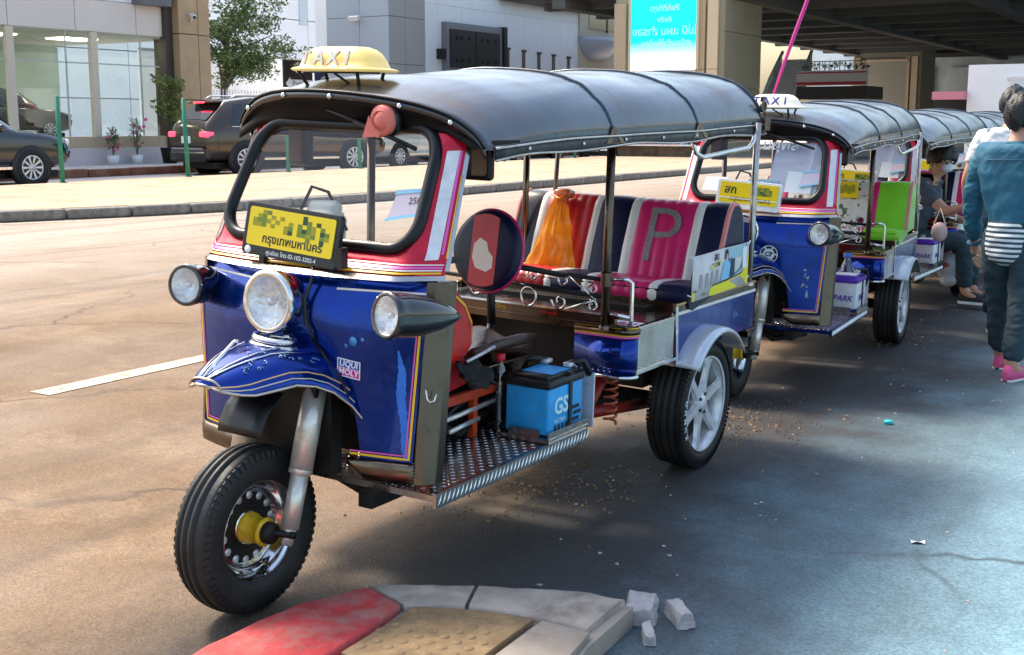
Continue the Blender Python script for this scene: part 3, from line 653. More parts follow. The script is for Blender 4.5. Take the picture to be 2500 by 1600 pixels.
    # ---- seats
    def seat(bands, bp_, name, flute):
        for x0, x1, m_, fl_ in bands:
            n = max(3, int((x1 - x0) / (.008 if fl_ else .02))); rows = []
            for k in range(n + 1):
                x = lerp(x0, x1, k / n); g_ = .0042 * abs(math.sin(math.pi * (x - x0) / (x1 - x0) * fl_)) ** .6 if fl_ else .006 * math.sin(math.pi * min(1, max(0, (x - x0) / (x1 - x0)))) ** .5
                rows.append([(x, y + ny * g_, z + nz * g_) for (y, z, ny, nz) in bp_])
            b = B().grid(rows); nn = len(bp_)
            b.add([rows[0][i] for i in range(nn)] + [rows[-1][i] for i in range(nn)], [tuple(range(nn)), tuple(range(nn, 2 * nn))[::-1]]); o = b.done(name, m_, T)
        return o
    def outline(P):
        out = []
        n = len(P)
        for i in range(n):
            a = Vector(P[max(0, i - 1)]); c2 = Vector(P[min(n - 1, i + 1)]); d = (c2 - a).normalized(); out.append((P[i][0], P[i][1], -d.y, d.x))
        return out
    back = outline([(2.255, .77), (2.275, .82), (2.30, .90), (2.335, .98), (2.365, 1.05), (2.385, 1.085), (2.41, 1.105), (2.45, 1.108), (2.49, 1.09), (2.52, 1.04), (2.535, .95), (2.54, .78)])
    cush = outline([(2.015, .705), (1.985, .715), (1.965, .745), (1.965, .775), (1.985, .797), (2.03, .806), (2.15, .800), (2.27, .785), (2.30, .76)])
    flip = lambda L: [(y, z, -a, -b) for y, z, a, b in L]
    back = [(y, z, ny, nz) for y, z, ny, nz in back]
    # normals must point away from the seat's inside
    cy, cz_ = 2.42, .9; back = [(y, z, ny, nz) if (y - cy) * ny + (z - cz_) * nz > 0 else (y, z, -ny, -nz) for y, z, ny, nz in back]
    cy, cz_ = 2.15, .74; cush = [(y, z, ny, nz) if (y - cy) * ny + (z - cz_) * nz > 0 else (y, z, -ny, -nz) for y, z, ny, nz in cush]
    bands = st['bands']; seat(bands, back, 'backrest_panel', 5); seat([(a - .02 if a > -.5 else a, b - .02 if b < .5 else b, m_, f) for a, b, m_, f in bands], cush, 'cushion_panel', 5)
    for side in (-1, 1):
        g = B(); g.tube([(side * .514, y, z) for y, z, *_ in back[:-1]], .012, 8); g.done('backrest_piping', st.get('piping', mat('salmon_vinyl', (.62, .20, .18), .4)), T)
    if st.get('letter'):
        d = Vector((0, .11, .27)).normalized()
        text('silver_letter', 'P', .365, M['glitter'], T, (.226, 2.322, .950), X3, d, .006, bold=-.003, sx=1.0)
    if st.get('goldcloth'): pass
    # ---- poles, railing
    def pole(p0, p1, r, m_=M['steel_br'], nm='pole'):
        b = B(); b.tube([p0, p1], r, 14); b.lathe([(r + .006, 0), (r + .006, .012), (r, .016)], p0, (0, 0, 1), 14); return b.done(nm, m_, T)
    pole((.425, 1.43, .70), (.425, 1.43, 1.42), .016); pole((-.455, 1.16, .50), (-.455, 1.16, 1.41), .016); pole((-.45, 2.30, .78), (-.45, 2.30, 1.43), .015)
    pole((.515, 2.66, .735), (.500, 2.69, 1.455), .015, steel); pole((-.515, 2.66, .735), (-.50, 2.69, 1.455), .011)
    if D:
        q = B(); q.lathe([(.021, 0), (.021, .05)], (.425, 1.43, .86), Z3, 14); q.done('pole_sleeve', M['steel_br'], T)
    rl = B()
    for z0, z1 in ((.905, .878), (.842, .815)): rl.tube([(-.44, 1.452, z0), (.425, 1.452, z1)], .0085, 8)
    rl.tube([(-.44, 1.452, .76), (-.44, 1.452, .91)], .009, 8)
    rail = rl.done('front_railing', M['dark'], T)
    q = B(); q.tube([(.435, 1.43, .888), (.505, 1.45, .888), (.520, 1.455, .878), (.522, 1.456, .74), (.515, 1.456, .715)], .0075, 8); q.tube([(.435, 1.43, .76), (.515, 1.452, .748)], .007, 8); q.done('grab_loop', M['chrome'], T)
    def spiral(c, r0, a0, turns, sgn=1, n=26): return [(c[0] + r0 * (1 - .72 * i / n) * math.cos(a0 + sgn * turns * 2 * math.pi * i / n), 1.45, c[1] + r0 * (1 - .72 * i / n) * math.sin(a0 + sgn * turns * 2 * math.pi * i / n)) for i in range(n + 1)]
    sc = B()
    sc.tube([(.085 + .033 * math.cos(a), 1.448, .785 + .037 * math.sin(a)) for a in [2 * math.pi * k / 24 for k in range(24)]], .0042, 6, closed=True)
    for c0, r0, a0, tn, sg in (((.10, .865), .026, 3.6, 1.1, -1), ((.235, .862), .028, 1.2, 1.2, 1), ((.36, .838), .022, 2.8, 1.1, -1), ((.22, .778), .034, 3.0, 1.1, 1), ((.36, .775), .024, 2.0, 1.1, -1), ((-.09, .87), .028, 1.2, 1.2, 1), ((-.16, .80), .034, 0, 1.2, -1)):
        sc.tube(spiral(c0, r0, a0, tn, sg), .0042, 6)
    sc.tube([(.255, 1.448, .885), (.375, 1.448, .80)], .004, 6); sc.tube([(.375, 1.448, .80), (.245, 1.448, .752)], .004, 6); sc.tube([(-.06, 1.448, .85), (.08, 1.448, .825)], .004, 6)
    sc.done('iron_scrolls', M['chrome'], rail, kind='stuff')
    # rear hoop handle under the roof
    q = B(); q.tube([(.44, 2.10, 1.40), (.46, 2.12, 1.33), (.47, 2.16, 1.315), (.49, 2.62, 1.345), (.495, 2.66, 1.37), (.498, 2.68, 1.42)], .010, 8); q.done('side_hoop', M['chrome'], T)
    # ---- roof
    ys = [.40 + i * .0375 for i in range(14)] + [.925 + i * .0405 for i in range(11)] + [1.345 + i * .0525 for i in range(29)]
    ys = [y for y in ys if y < 2.8] + [2.82]; ss = [-1 + 2 * k / 56 for k in range(57)]
    roof = B().grid([[roof_pt(y, s) for s in ss] for y in ys]).done('roof', M['vinyl'], T, thick=.010)
    for y in (1.33, 2.08, 2.815): q = B(); q.tube([Vector(roof_pt(y, s)) + Vector((0, 0, .002)) for s in ss], .0055, 6); q.done('roof_seam', M['vinyl'], roof)
    q = B()
    for y in (.62, 1.33, 2.08, 2.79): q.tube([Vector(roof_pt(y, s * .985)) + Vector((0, 0, -.024)) for s in ss], .010, 8)
    for sx in (-1, 1): q.tube([(sx * .472, y, interp(ROOF, y)[1] - .006) for y in (.55, 1.0, 1.33, 2.08, 2.78)], .011, 8)
    q.done('roof_hoop', M['dark'], T)
    for side in (-1, 1):
        L = [.46 + k * (2.82 - .46) / 30 for k in range(31)]
        top = [Vector(roof_pt(y, side)) + Vector((side * .003, 0, .002)) for y in L]; n_ = len(top)
        bot = [p + Vector((side * .002, 0, -.036 + .006 * math.sin(i * .6))) for i, p in enumerate(top)]
        q = B().grid([top, bot]).done('roof_valance', M['black'], roof, thick=.003)
        q = B(); q.tube(top, .0045, 6); q.tube(bot, .0045, 6); q.done('valance_piping', steel, roof)
        q = B()
        for i in (3, 8, 12, 16, 20, 25): q.sphere(top[i].lerp(bot[i], .45) + Vector((side * .003, 0, 0)), .0065, 8, 6)
        q.done('press_studs', M['chrome'], roof, kind='stuff')
        for y in (1.33, 2.08):
            q = B(); p = Vector(roof_pt(y, side)) + Vector((side * .007, 0, -.012)); e = [(-.075, -.012), (.075, -.012), (.0, .050)]; i_ = [(-.035, -.008), (.035, -.008), (0, .026)]
            vs = [p + Vector((-side * max(0, b) * .22, a, b)) for a, b in e + i_]; q.add(vs, [(0, 1, 4, 3), (1, 2, 5, 4), (2, 0, 3, 5)])
            q.done('corner_plate', M['steel_br'], roof, thick=.003)
        p = Vector(roof_pt(2.82, side))
        if D:
            q = B()
            for k in range(2): c0 = p + Vector((-side * .015, .004, .035 + .045 * k)); q.tube([c0 + Vector((0, .028 * math.cos(a), .022 * math.sin(a))) for a in [2 * math.pi * j / 18 for j in range(18)]], .007, 6, closed=True)
            q.box(p + Vector((-side * .004, 0, .0)), (.03, .07, .05)); q.box(p + Vector((-side * .02, .01, .06)), (.012, .03, .13), rx=.1); q.done('corner_bracket', M['steel_br'], roof)
    # brim at the front
    e0 = [Vector(roof_pt(.40, s)) for s in ss]
    band = [[p + Vector((0, -.004, .003)) for p in e0], [p + Vector((0, -.008, -.010)) for p in e0], [p + Vector((0, -.004, -.022 - .006 * abs(s))) for p, s in zip(e0, ss)]]
    brim = B().grid(band).done('visor_edge', M['blackgloss'], roof, thick=.004)
    hd = [[p + Vector((0, -.003, -.020)) for p in e0], [p + Vector((0, .02, -.030)) for p in e0], [(p.x * .98, lerp(p.y, .47, .6), lerp(p.z - .04, 1.440 - .03 * s * s, .6)) for p, s in zip(e0, ss)], [(p.x * .95, .468, 1.425 - .05 * max(0, abs(s) - .78) / .22) for p, s in zip(e0, ss)]]
    B().grid(hd).done('visor_lining', M['underroof'], roof, thick=.004)
    q = B()
    for s in (-.86, -.45, -.03, .48, .80): p = Vector(roof_pt(.40, s)) + Vector((0, -.012, -.012)); q.sphere(p, .009, 10, 6)
    q.done('visor_studs', M['chrome'], brim)
    q = B(); q.tube([p + Vector((0, -.006, .004)) for p in e0], .0045, 6); q.done('visor_piping', M['gasket'], brim)
    # horn, wiper, mirrors, papers
    if D:
        c0 = Vector((.175, .415, 1.452)); q = B(); q.lathe([(.001, -.026), (.016, -.028), (.020, -.022), (.040, -.020), (.047, -.012), (.048, .012), (.040, .02), (.001, .02)], c0, (.12, 1, .05), 28)
        q.add([c0 + Vector(v) for v in ((-.046, -.018, .012), (-.046, .015, .012), (-.066, -.022, -.052), (-.066, .018, -.052), (-.005, -.020, -.050), (-.005, .016, -.050), (.0, -.018, -.04), (.0, .014, -.04))], [(0, 2, 3, 1), (0, 6, 4, 2), (1, 3, 5, 7), (2, 4, 5, 3), (4, 6, 7, 5)])
        hn = q.done('horn', M['hornp'], T); q = B(); q.lathe([(.049, .0), (.053, .006), (.053, .02), (.049, .026)], c0, (.12, 1, .05), 28); q.done('horn_band', M['black'], hn)
        q = B(); q.tube([c0 + Vector((.028 * math.cos(a), -.0225, .028 * math.sin(a))) for a in [.5 + 5.0 * k / 20 for k in range(21)]], .0022, 6); q.done('horn_groove', mat('deep_salmon', (.45, .09, .07), .5), hn)
    wp = B(); wp.tube([(-.06, .430, 1.478), (.02, .445, 1.452), (.10, .432, 1.432)], [.005, .008, .007], 8); wp.tube([(.05, .428, 1.448), (.30, .405, 1.372)], [.008, .007], 8); wp.box((.15, .42, 1.418), (.05, .012, .016), ry=.29); wp.done('wiper', M['gasket'], T)
    for x, z in ((-.315, 1.355), (.395, 1.345)):
        mi = B(); mi.rbox((x, .60, z), (.105, .030, .135), .02, rz=.1 if x > 0 else -.1, seg=3); mi.tube([(x, .60, z + .06), (x * .98, .55, z + .10)], .008, 6); mi = mi.done('mirror', M['gasket'], T)
        q = B(); q.prism(rrect(x - .040, z - .052, x + .040, z + .052, .012, 4), pxz(.5835), 0, .002); q.done('mirror_face', M['mirrorb'], mi)
    sticks = B(); sticks.prism([(.243, 1.165), (.367, 1.190), (.372, 1.26), (.252, 1.245)], lambda a, b, h: (a, ws_y(b) + .006 + h, b), 0, .0015); sk = sticks.done('permit_paper', M['paperp'], T)
    q = B(); q.prism([(.239, 1.158), (.368, 1.183), (.368, 1.192), (.239, 1.168)], lambda a, b, h: (a, ws_y(b) + .003 + h, b), 0, .0012); q.prism([(.247, 1.236), (.372, 1.252), (.373, 1.263), (.250, 1.249)], lambda a, b, h: (a, ws_y(b) + .003 + h, b), 0, .0012); q.done('permit_border', M['print_cyan'], sk)
    if D: text('permit_number', '256', .030, M['print_k'], sk, (.325, ws_y(1.222) + .0035, 1.222), (1, 0, .1), (0, .46, .89), .0002)
    # dashboard
    q = B(); q.box((0, .42, 1.045), (.84, .14, .012)); q.tube([(-.12, .40, 1.05), (-.16, .42, 1.16), (-.13, .44, 1.235), (-.08, .46, 1.22), (-.02, .48, 1.10)], .006, 8); q.done('dashboard', M['dark'], T)
    hbm = B(); hbm.tube([(-.22, .62, 1.02), (-.12, .56, 1.04), (.12, .56, 1.04), (.22, .62, 1.02)], .014, 8); hbm.tube([(0, .55, 1.03), (0, .45, .85)], .02, 8); hbm.done('handlebar', M['black'], T)
    # ---- taxi sign
    if st.get('taxi'):
        tm = M['taxiy'] if st['taxi'] == 'yellow' else M['taxiw']
        c0 = Vector((-.088 + st.get('sign_dx', 0), .55, 1.600)); tb = B(); rows = []
        for h_, a_, b_ in ((-.004, .170, .100), (.002, .180, .104), (.006, .170, .100), (.010, .150, .088), (.030, .141, .080), (.052, .126, .070), (.066, .106, .056), (.073, .085, .036), (.075, .02, .01)):
            rows.append([c0 + Vector((math.copysign(abs(math.cos(t)) ** .55, math.cos(t)) * a_, math.copysign(abs(math.sin(t)) ** .6, math.sin(t)) * b_, h_)) for t in [2 * math.pi * k / 40 for k in range(40)]])
        tb.grid(rows, closed_u=True); tb.add(rows[0], [tuple(range(40))]); ts = tb.done('taxi_sign', tm, T)
        for i, chh in enumerate('TAXI'):
            text('sign_letter', chh, .062, M['steel'] if st['taxi'] == 'yellow' else M['print_blue'], ts, c0 + Vector((-.085 + i * .056, -.0885, .034)), X3, (0, .36, .93), .004, bold=.0010)
        q = B()
        for x in (-.13, .11):
            q.tube([c0 + Vector((x - .02, -.05, -.004)), c0 + Vector((x + (.02 if x < 0 else -.015), -.045, -.052))], .006, 6); q.tube([c0 + Vector((x, .06, -.004)), c0 + Vector((x * .9, .06, -.035))], .006, 6)
        q.tube([c0 + Vector((-.14, 0, -.003)), c0 + Vector((.14, 0, -.003))], .006, 6); q.tube([c0 + Vector((0, -.05, -.01)), c0 + Vector((.06, -.04, -.045))], .004, 6); q.done('sign_bracket', M['dark'], ts)
    # ---- banner on the side
    if st.get('banner'):
        BN = lambda a, b, h=0.: Vector((.543 + h + .004 * math.sin(a * 9), 1.955 + a * .60, .748 + b * .182 + .012 * a))
        g = B(); n = 12; g.grid([[BN(i / n, 0) for i in range(n + 1)], [BN(i / n, 1) for i in range(n + 1)]]); bn = g.done('side_banner', mat('banner_grey_print', (.62, .58, .57), .5, var=.18, vscale=8), T, thick=.003)
        def patch(nm, poly, m_, h): B().add([BN(a, b, h) for a, b in poly], [tuple(range(len(poly)))]).done(nm, m_, bn)
        patch('yellow_field', [(0, 0), (1, 0), (1, .75), (.93, .42), (.85, .30), (.6, .22), (.0, .20)], mat('banner_yellow_print', (.82, .70, .01), .5), .0012)
        patch('black_line', [(.02, .195), (.6, .215), (.85, .295), (.9, .36), (.84, .315), (.58, .245), (.02, .222)], M['print_k'], .0019)
        patch('teal_picture', [(.62, .98), (.95, .99), (.95, .6), (.88, .42), (.72, .28), (.62, .26)], mat('banner_teal_print', (.05, .20, .26), .5, var=.5, vscale=20), .0012)
        patch('sky_picture', [(.62, .98), (.9, .99), (.86, .72), (.62, .74)], mat('banner_sky_print', (.32, .52, .60), .5), .0019)
        patch('pale_picture', [(.86, .9), (.94, .94), (.96, .4), (.87, .42)], M['print_w'], .0024)
        patch('figure_shirt', [(.50, .26), (.64, .28), (.66, .60), (.60, .72), (.54, .68)], mat('banner_blue_print', (.22, .52, .78), .5), .0026)
        patch('figure_hair', [(.555, .74), (.60, .76), (.615, .9), (.59, .98), (.56, .95)], M['print_k'], .0026)
        patch('figure_face', [(.573, .72), (.598, .73), (.602, .86), (.575, .86)], M['skin'], .0032)
        patch('figure_dark', [(.66, .28), (.73, .31), (.73, .72), (.68, .70)], mat('banner_navy_print', (.01, .03, .07), .5), .0026)
        patch('yellow_patch', [(.28, .60), (.50, .68), (.50, .78), (.28, .68)], mat('banner_pale_yellow_print', (.74, .62, .20), .5), .0019)
        for i in range(4): patch('grey_columns', [(.10 + .1 * i, .24), (.16 + .1 * i, .24), (.15 + .1 * i, .55), (.11 + .1 * i, .55)], mat('banner_dark_grey_print', (.36, .33, .35), .5), .0016)
        text('banner_lettering', 'สด', .045, M['print_k'], bn, BN(.40, .86, .003), (0, 1, .03), Z3, .0003, bold=.001); text('banner_lettering', 'สุขภาพ', .032, M['print_k'], bn, BN(.39, .68, .003), (0, 1, .03), Z3, .0003)
        text('banner_lettering', 'ปรึกษา', .017, mat('banner_brown_print', (.30, .22, .01), .5), bn, BN(.18, .10, .003), (0, 1, .06), Z3, .0003); text('banner_lettering', 'โทร 02', .018, M['print_k'], bn, BN(.52, .15, .003), (0, 1, .06), Z3, .0003)
        q = B()
        for a, b in ((0.01, .95), (.01, .1), (.99, .95), (.99, .1)): p = BN(a, b); q.tube([p, p + Vector((-.012, -.025 if a < .5 else .05, .01))], .0025, 6)
        q.done('banner_ties', M['print_w'], bn)
    return T
# ------------------------------------------------------------------ the setting
def asphalt(name, c1, c2, c3, sc=1.2, rough=.85, specks=.5, edge=None, far=None, dark=None):
    m = bpy.data.materials.new(name); m.use_nodes = True; n = m.node_tree; L = n.links; b = n.nodes['Principled BSDF']
    tc = n.nodes.new('ShaderNodeTexCoord')
    def noise(scale, detail=8, rg=.65, vec=None):
        t = n.nodes.new('ShaderNodeTexNoise'); t.inputs['Scale'].default_value = scale; t.inputs['Detail'].default_value = detail; t.inputs['Roughness'].default_value = rg
        L.new(vec or tc.outputs['Object'], t.inputs['Vector']); return t.outputs['Fac']
    def rng(src, a, b_, c=0., d=1.):
        r = n.nodes.new('ShaderNodeMapRange'); r.inputs[1].default_value = a; r.inputs[2].default_value = b_; r.inputs[3].default_value = c; r.inputs[4].default_value = d; L.new(src, r.inputs[0]); return r.outputs[0]
    def mix(f, a, b_, bt='MIX'):
        x = n.nodes.new('ShaderNodeMix'); x.data_type = 'RGBA'; x.blend_type = bt
        if isinstance(f, float): x.inputs[0].default_value = f
        else: L.new(f, x.inputs[0])
        for i, q in ((6, a), (7, b_)):
            if isinstance(q, tuple): x.inputs[i].default_value = (*q, 1)
            else: L.new(q, x.inputs[i])
        return x.outputs[2]
    mp = n.nodes.new('ShaderNodeMapping'); mp.inputs['Scale'].default_value = (1.0, .28, 1); L.new(tc.outputs['Object'], mp.inputs['Vector'])
    col = mix(rng(noise(sc, 7, .6, mp.outputs[0]), .36, .64), c1, c2)
    col = mix(rng(noise(sc * 2.6, 9, .7), .50, .70, 0, .8), col, c3)
    if edge:      # ragged: pale dust by the median; brown-black by the queue is painted shade
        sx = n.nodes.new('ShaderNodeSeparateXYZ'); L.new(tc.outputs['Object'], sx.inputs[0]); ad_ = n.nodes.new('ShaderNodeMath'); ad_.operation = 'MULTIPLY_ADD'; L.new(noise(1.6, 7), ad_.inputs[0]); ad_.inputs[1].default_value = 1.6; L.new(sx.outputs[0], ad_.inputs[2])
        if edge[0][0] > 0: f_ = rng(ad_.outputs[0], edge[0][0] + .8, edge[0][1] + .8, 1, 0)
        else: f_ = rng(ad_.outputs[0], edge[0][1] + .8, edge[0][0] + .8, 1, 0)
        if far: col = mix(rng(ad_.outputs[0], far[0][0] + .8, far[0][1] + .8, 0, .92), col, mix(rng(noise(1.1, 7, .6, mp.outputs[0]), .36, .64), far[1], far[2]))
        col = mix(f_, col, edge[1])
        if dark: col = mix(rng(ad_.outputs[0], dark[0][0] + .8, dark[0][1] + .8), col, dark[1])  # darkens the road under the queue, shade painted in
        if far:      # dark blotches along the queue, its shade put into the colour
            shd = n.nodes.new('ShaderNodeMath'); shd.operation = 'MULTIPLY'; L.new(rng(noise(.9, 6, .6), .46, .58), shd.inputs[0]); L.new(rng(sx.outputs[0], 1.7, .5, 0, 1), shd.inputs[1]); col = mix(shd.outputs[0], col, (.028, .026, .028))
    v = n.nodes.new('ShaderNodeTexVoronoi'); v.inputs['Scale'].default_value = 130; L.new(tc.outputs['Object'], v.inputs['Vector'])
    col = mix(rng(v.outputs['Color'], .0, 1., 1 - specks, 1 + specks), col, col, 'MIX')
    sp = n.nodes.new('ShaderNodeMix'); sp.data_type = 'RGBA'; sp.blend_type = 'MULTIPLY'; sp.inputs[0].default_value = specks
    L.new(col, sp.inputs[6]); sep = n.nodes.new('ShaderNodeSeparateColor'); L.new(v.outputs['Color'], sep.inputs[0]); g = rng(sep.outputs[0], 0, 1, .45, 1.55); L.new(g, sp.inputs[7])
    dn = n.nodes.new('ShaderNodeTexNoise'); dn.inputs['Scale'].default_value = 2.2; dn.inputs['Detail'].default_value = 4; L.new(tc.outputs['Object'], dn.inputs['Vector'])
    vm = n.nodes.new('ShaderNodeVectorMath'); vm.operation = 'MULTIPLY_ADD'; L.new(dn.outputs['Color'], vm.inputs[0]); vm.inputs[1].default_value = (.55, .55, 0); L.new(tc.outputs['Object'], vm.inputs[2])
    ck = n.nodes.new('ShaderNodeTexVoronoi'); ck.feature = 'DISTANCE_TO_EDGE'; ck.inputs['Scale'].default_value = .42; L.new(vm.outputs[0], ck.inputs['Vector'])
    ckf = n.nodes.new('ShaderNodeMath'); ckf.operation = 'MULTIPLY'; L.new(rng(ck.outputs['Distance'], .0, .010, .75, 0), ckf.inputs[0]); L.new(rng(noise(.5, 3), .45, .6), ckf.inputs[1])
    fin = mix(ckf.outputs[0], sp.outputs[2], (.018, .014, .012))
    tr2 = n.nodes.new('ShaderNodeMapping'); tr2.inputs['Scale'].default_value = (2.6, .05, 1); L.new(tc.outputs['Object'], tr2.inputs['Vector'])
    fin = mix(rng(noise(1.0, 4, .6, tr2.outputs[0]), .52, .72, 0, .5), fin, (.05, .038, .03))
    L.new(fin, b.inputs['Base Color'])
    rg = rng(noise(sc * 1.7, 6), .35, .65, rough - .22, rough + .08); L.new(rg, b.inputs['Roughness'])
    bp_ = n.nodes.new('ShaderNodeBump'); bp_.inputs['Strength'].default_value = .5; bp_.inputs['Distance'].default_value = .004; L.new(v.outputs['Distance'], bp_.inputs['Height']); L.new(bp_.outputs[0], b.inputs['Normal'])
    MATS[name] = m; return m
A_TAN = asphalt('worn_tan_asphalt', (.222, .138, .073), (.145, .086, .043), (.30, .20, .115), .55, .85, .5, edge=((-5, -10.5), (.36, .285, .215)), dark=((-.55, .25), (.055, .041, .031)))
A_BLUE = asphalt('blue_grey_asphalt', (.036, .046, .054), (.016, .018, .022), (.064, .080, .092), .75, .78, .5, edge=((.15, .95), (.045, .036, .030)), far=((.7, 2.1), (.24, .40, .46), (.13, .23, .28)))  # brown-black beside the queue imitates its shade; paler teal beyond imitates lit ground
A_GREY = asphalt('grey_road_asphalt', (.25, .24, .255), (.20, .19, .20), (.30, .28, .28), .4, .85, .3)
CONC_TAN = mat('sandy_median_concrete', (.50, .36, .235), .9, var=.22, vscale=1.3, dirt=(.30, .20, .12), dscale=.9, damt=.6, bump=.25, bscale=30)
CONC_KERB = mat('weathered_kerb_concrete', (.26, .235, .205), .9, var=.5, vscale=3.5, dirt=(.05, .042, .035), dscale=2.6, damt=.95, bump=.8, bscale=12)
CONC = mat('pale_concrete', (.33, .28, .23), .85, var=.2, vscale=3, dirt=(.20, .17, .14), dscale=4, damt=.5, bump=.25, bscale=40)
def sheet(name, poly, z, m):
    o = B().add([(x, y, z) for x, y in poly], [tuple(range(len(poly)))]).done(name, m); return struct(o)
sheet('ground', [(-400, -300), (400, -300), (400, 600), (-400, 600)], -.02, mat('distant_ground', (.22, .20, .18), .9, var=.2, vscale=.2))
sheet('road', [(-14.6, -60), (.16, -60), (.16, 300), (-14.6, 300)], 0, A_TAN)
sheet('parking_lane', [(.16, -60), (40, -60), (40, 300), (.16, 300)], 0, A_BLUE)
sheet('far_road', [(-25.2, -60), (-14.6, -60), (-14.6, 300), (-25.2, 300)], 0, A_GREY)
rp = mat('road_line_paint', (.52, .44, .34), .75, var=.25, vscale=7, dirt=(.20, .125, .07), dscale=9, damt=.95)
for i, (y0, y1) in enumerate(((1.62, 4.8), (10.8, 13.8), (19.8, 22.8))):
    struct(B().quad((-3.14, y0, .004), (-2.98, y0, .004), (-2.98, y1, .004), (-3.14, y1, .004)).done('lane_marking', rp))
MED = [(-15.6, 4.5), (-14.6, 6.3), (-13.5, 8.9), (-12.5, 11.3), (-11.9, 14), (-11.6, 18), (-11.6, 32), (-11.6, 120)]
a = [(x + .30, y, .004) for x, y in MED]; b_ = [(x + .44, y, .004) for x, y in MED]
struct(B().grid([a, b_]).done('edge_marking', rp))
# median: kerb stones one by one near the camera, one slab behind
med = struct(B().prism([(x - .30, y) for x, y in MED] + [(-20.3, 120), (-20.3, 4.5)], pxy(0), 0, .165).done('median', CONC_TAN))
def along(P, step):
    out = [Vector((*P[0], 0))]; acc = 0
    for p, q in zip(P, P[1:]):
        p, q = Vector((*p, 0)), Vector((*q, 0)); l = (q - p).length; d = step - acc
        while d <= l: out.append(p.lerp(q, d / l)); d += step
        acc = l - (d - step)
    return out
KP = along(MED, 1.0); kb = None
for p, q in list(zip(KP, KP[1:]))[:46]:
    d = (q - p); l = d.length; an = math.atan2(d.y, d.x); hgt = .16 + rnd.uniform(-.008, .012)
    g = B().rbox((0, 0, 0), (l - .018, .30, hgt), .03); o = g.done('kerb_stone', CONC_KERB, med); mid = (p + q) / 2; o.location = (mid.x - .15, mid.y, hgt / 2 + .004); o.rotation_euler = (0, 0, an)
st2 = B(); st2.box((-11.75, 85, .083), (.30, 78, .165)); st2.done('far_kerb', CONC_KERB, med)
fpv = B(); fpv.prism([(-25.2, -40), (-25.2, 160), (-60, 160), (-60, -40)], pxy(0), 0, .14); fpv = struct(fpv.done('far_pavement', mat('pale_pavement_concrete', (.52, .46, .44), .85, var=.1, vscale=2)))
KF = mat('red_brown_kerb', (.20, .075, .04), .9, var=.4, vscale=2, dirt=(.35, .25, .18), dscale=3, damt=.6)
for i in range(28):
    y = 12 + i * 1.5; g = B().rbox((-25.2, y, .10), (.22, 1.47, .22 + .02 * (i % 3)), .02); g.done('kerb_stone', KF, fpv)

# ------------------------------------------------------------------ foreground traffic island
OUT = [(.285, -2.2), (.262, -1.2), (.250, -.60), (.248, -.30), (.262, -.12), (.300, .02), (.345, .115), (.40, .175), (.50, .235), (.62, .300), (.76, .365), (.92, .415), (1.06, .43)]
INN = [(.62, -2.2), (.60, -1.2), (.585, -.60), (.578, -.30), (.56, -.14), (.545, -.04), (.540, .035), (.565, .062), (.62, .092), (.70, .125), (.80, .155), (.94, .175), (1.06, .18)]
OUT = [(x - .035, y + .055) for x, y in OUT]; INN = [(x - .035, y + .055) for x, y in INN]
isl = B().prism([(x + .02, y - .01) for x, y in OUT] + [(1.065, .155), (1.19, -.445), (1.23, -2.2)], pxy(0), 0, .060).done('traffic_island', CONC); struct(isl)
KRED = mat('red_kerb_paint', (.42, .035, .038), .6, var=.3, vscale=9, dirt=(.26, .17, .14), dscale=7, damt=.95, bump=.2, bscale=50)
KWH = mat('dirty_white_kerb_paint', (.38, .32, .265), .65, var=.25, vscale=8, dirt=(.11, .08, .06), dscale=7, damt=.75, bump=.2, bscale=50)
def kerb_piece(i0, i1, m):
    g = B(); rows = []
    for i in range(i0, i1 + 1):
        o_, n_ = Vector((*OUT[i], 0)), Vector((*INN[i], 0)); t = (n_ - o_).normalized()
        if i == i0: sft = .006
        elif i == i1: sft = -.006
        else: sft = 0
        sd_ = (Vector((*OUT[min(i + 1, len(OUT) - 1)], 0)) - Vector((*OUT[max(i - 1, 0)], 0))).normalized() * sft
        o_ = o_ + sd_; n_ = n_ + sd_
        rows.append([o_ + Z3 * 0, o_ + Z3 * .058, o_ + t * .012 + Z3 * .078, o_ + t * .035 + Z3 * .085, n_ - t * .01 + Z3 * .085, n_ - t * .003 + Z3 * .080, n_ + Z3 * .058])
    fine = []
    for p, q in zip(rows, rows[1:]): fine += [[a.lerp(b, i / 4) for a, b in zip(p, q)] for i in range(4)]
    fine.append(rows[-1]); rows = [[(v + Vector((mnoise.noise(v * 14), mnoise.noise(v * 14 + Vector((5, 0, 0))), mnoise.noise(v * 17 + Vector((0, 7, 0))) * .8)) * .0075 + Vector((0, 0, -.014 * max(0, mnoise.noise(v * 22) - .25)))) if k_ not in (0, 6) else v for k_, v in enumerate(r)] for r in fine]
    g.grid(rows); g.add(rows[0], [tuple(range(7))]); g.add(rows[-1], [tuple(range(7))[::-1]]); return g.done('kerb_stone', m, isl)
for i0, i1, m_ in ((0, 2, KWH), (2, 6, KRED), (6, 9, KWH), (9, 12, KWH)): kerb_piece(i0, i1, m_)
TACT = mat('yellow_ochre_tactile_tile', (.24, .155, .075), .75, var=.35, vscale=14, dirt=(.10, .07, .045), dscale=6, damt=.9, bump=.3, bscale=40)
TGREY = mat('grey_paving_tile', (.30, .25, .20), .8, var=.2, vscale=9, dirt=(.16, .12, .10), dscale=7, damt=.6)
def pt_in(x, y, P):
    c = False; j = len(P) - 1
    for i in range(len(P)):
        if (P[i][1] > y) != (P[j][1] > y) and x < (P[j][0] - P[i][0]) * (y - P[i][1]) / (P[j][1] - P[i][1]) + P[i][0]: c = not c
        j = i
    return c
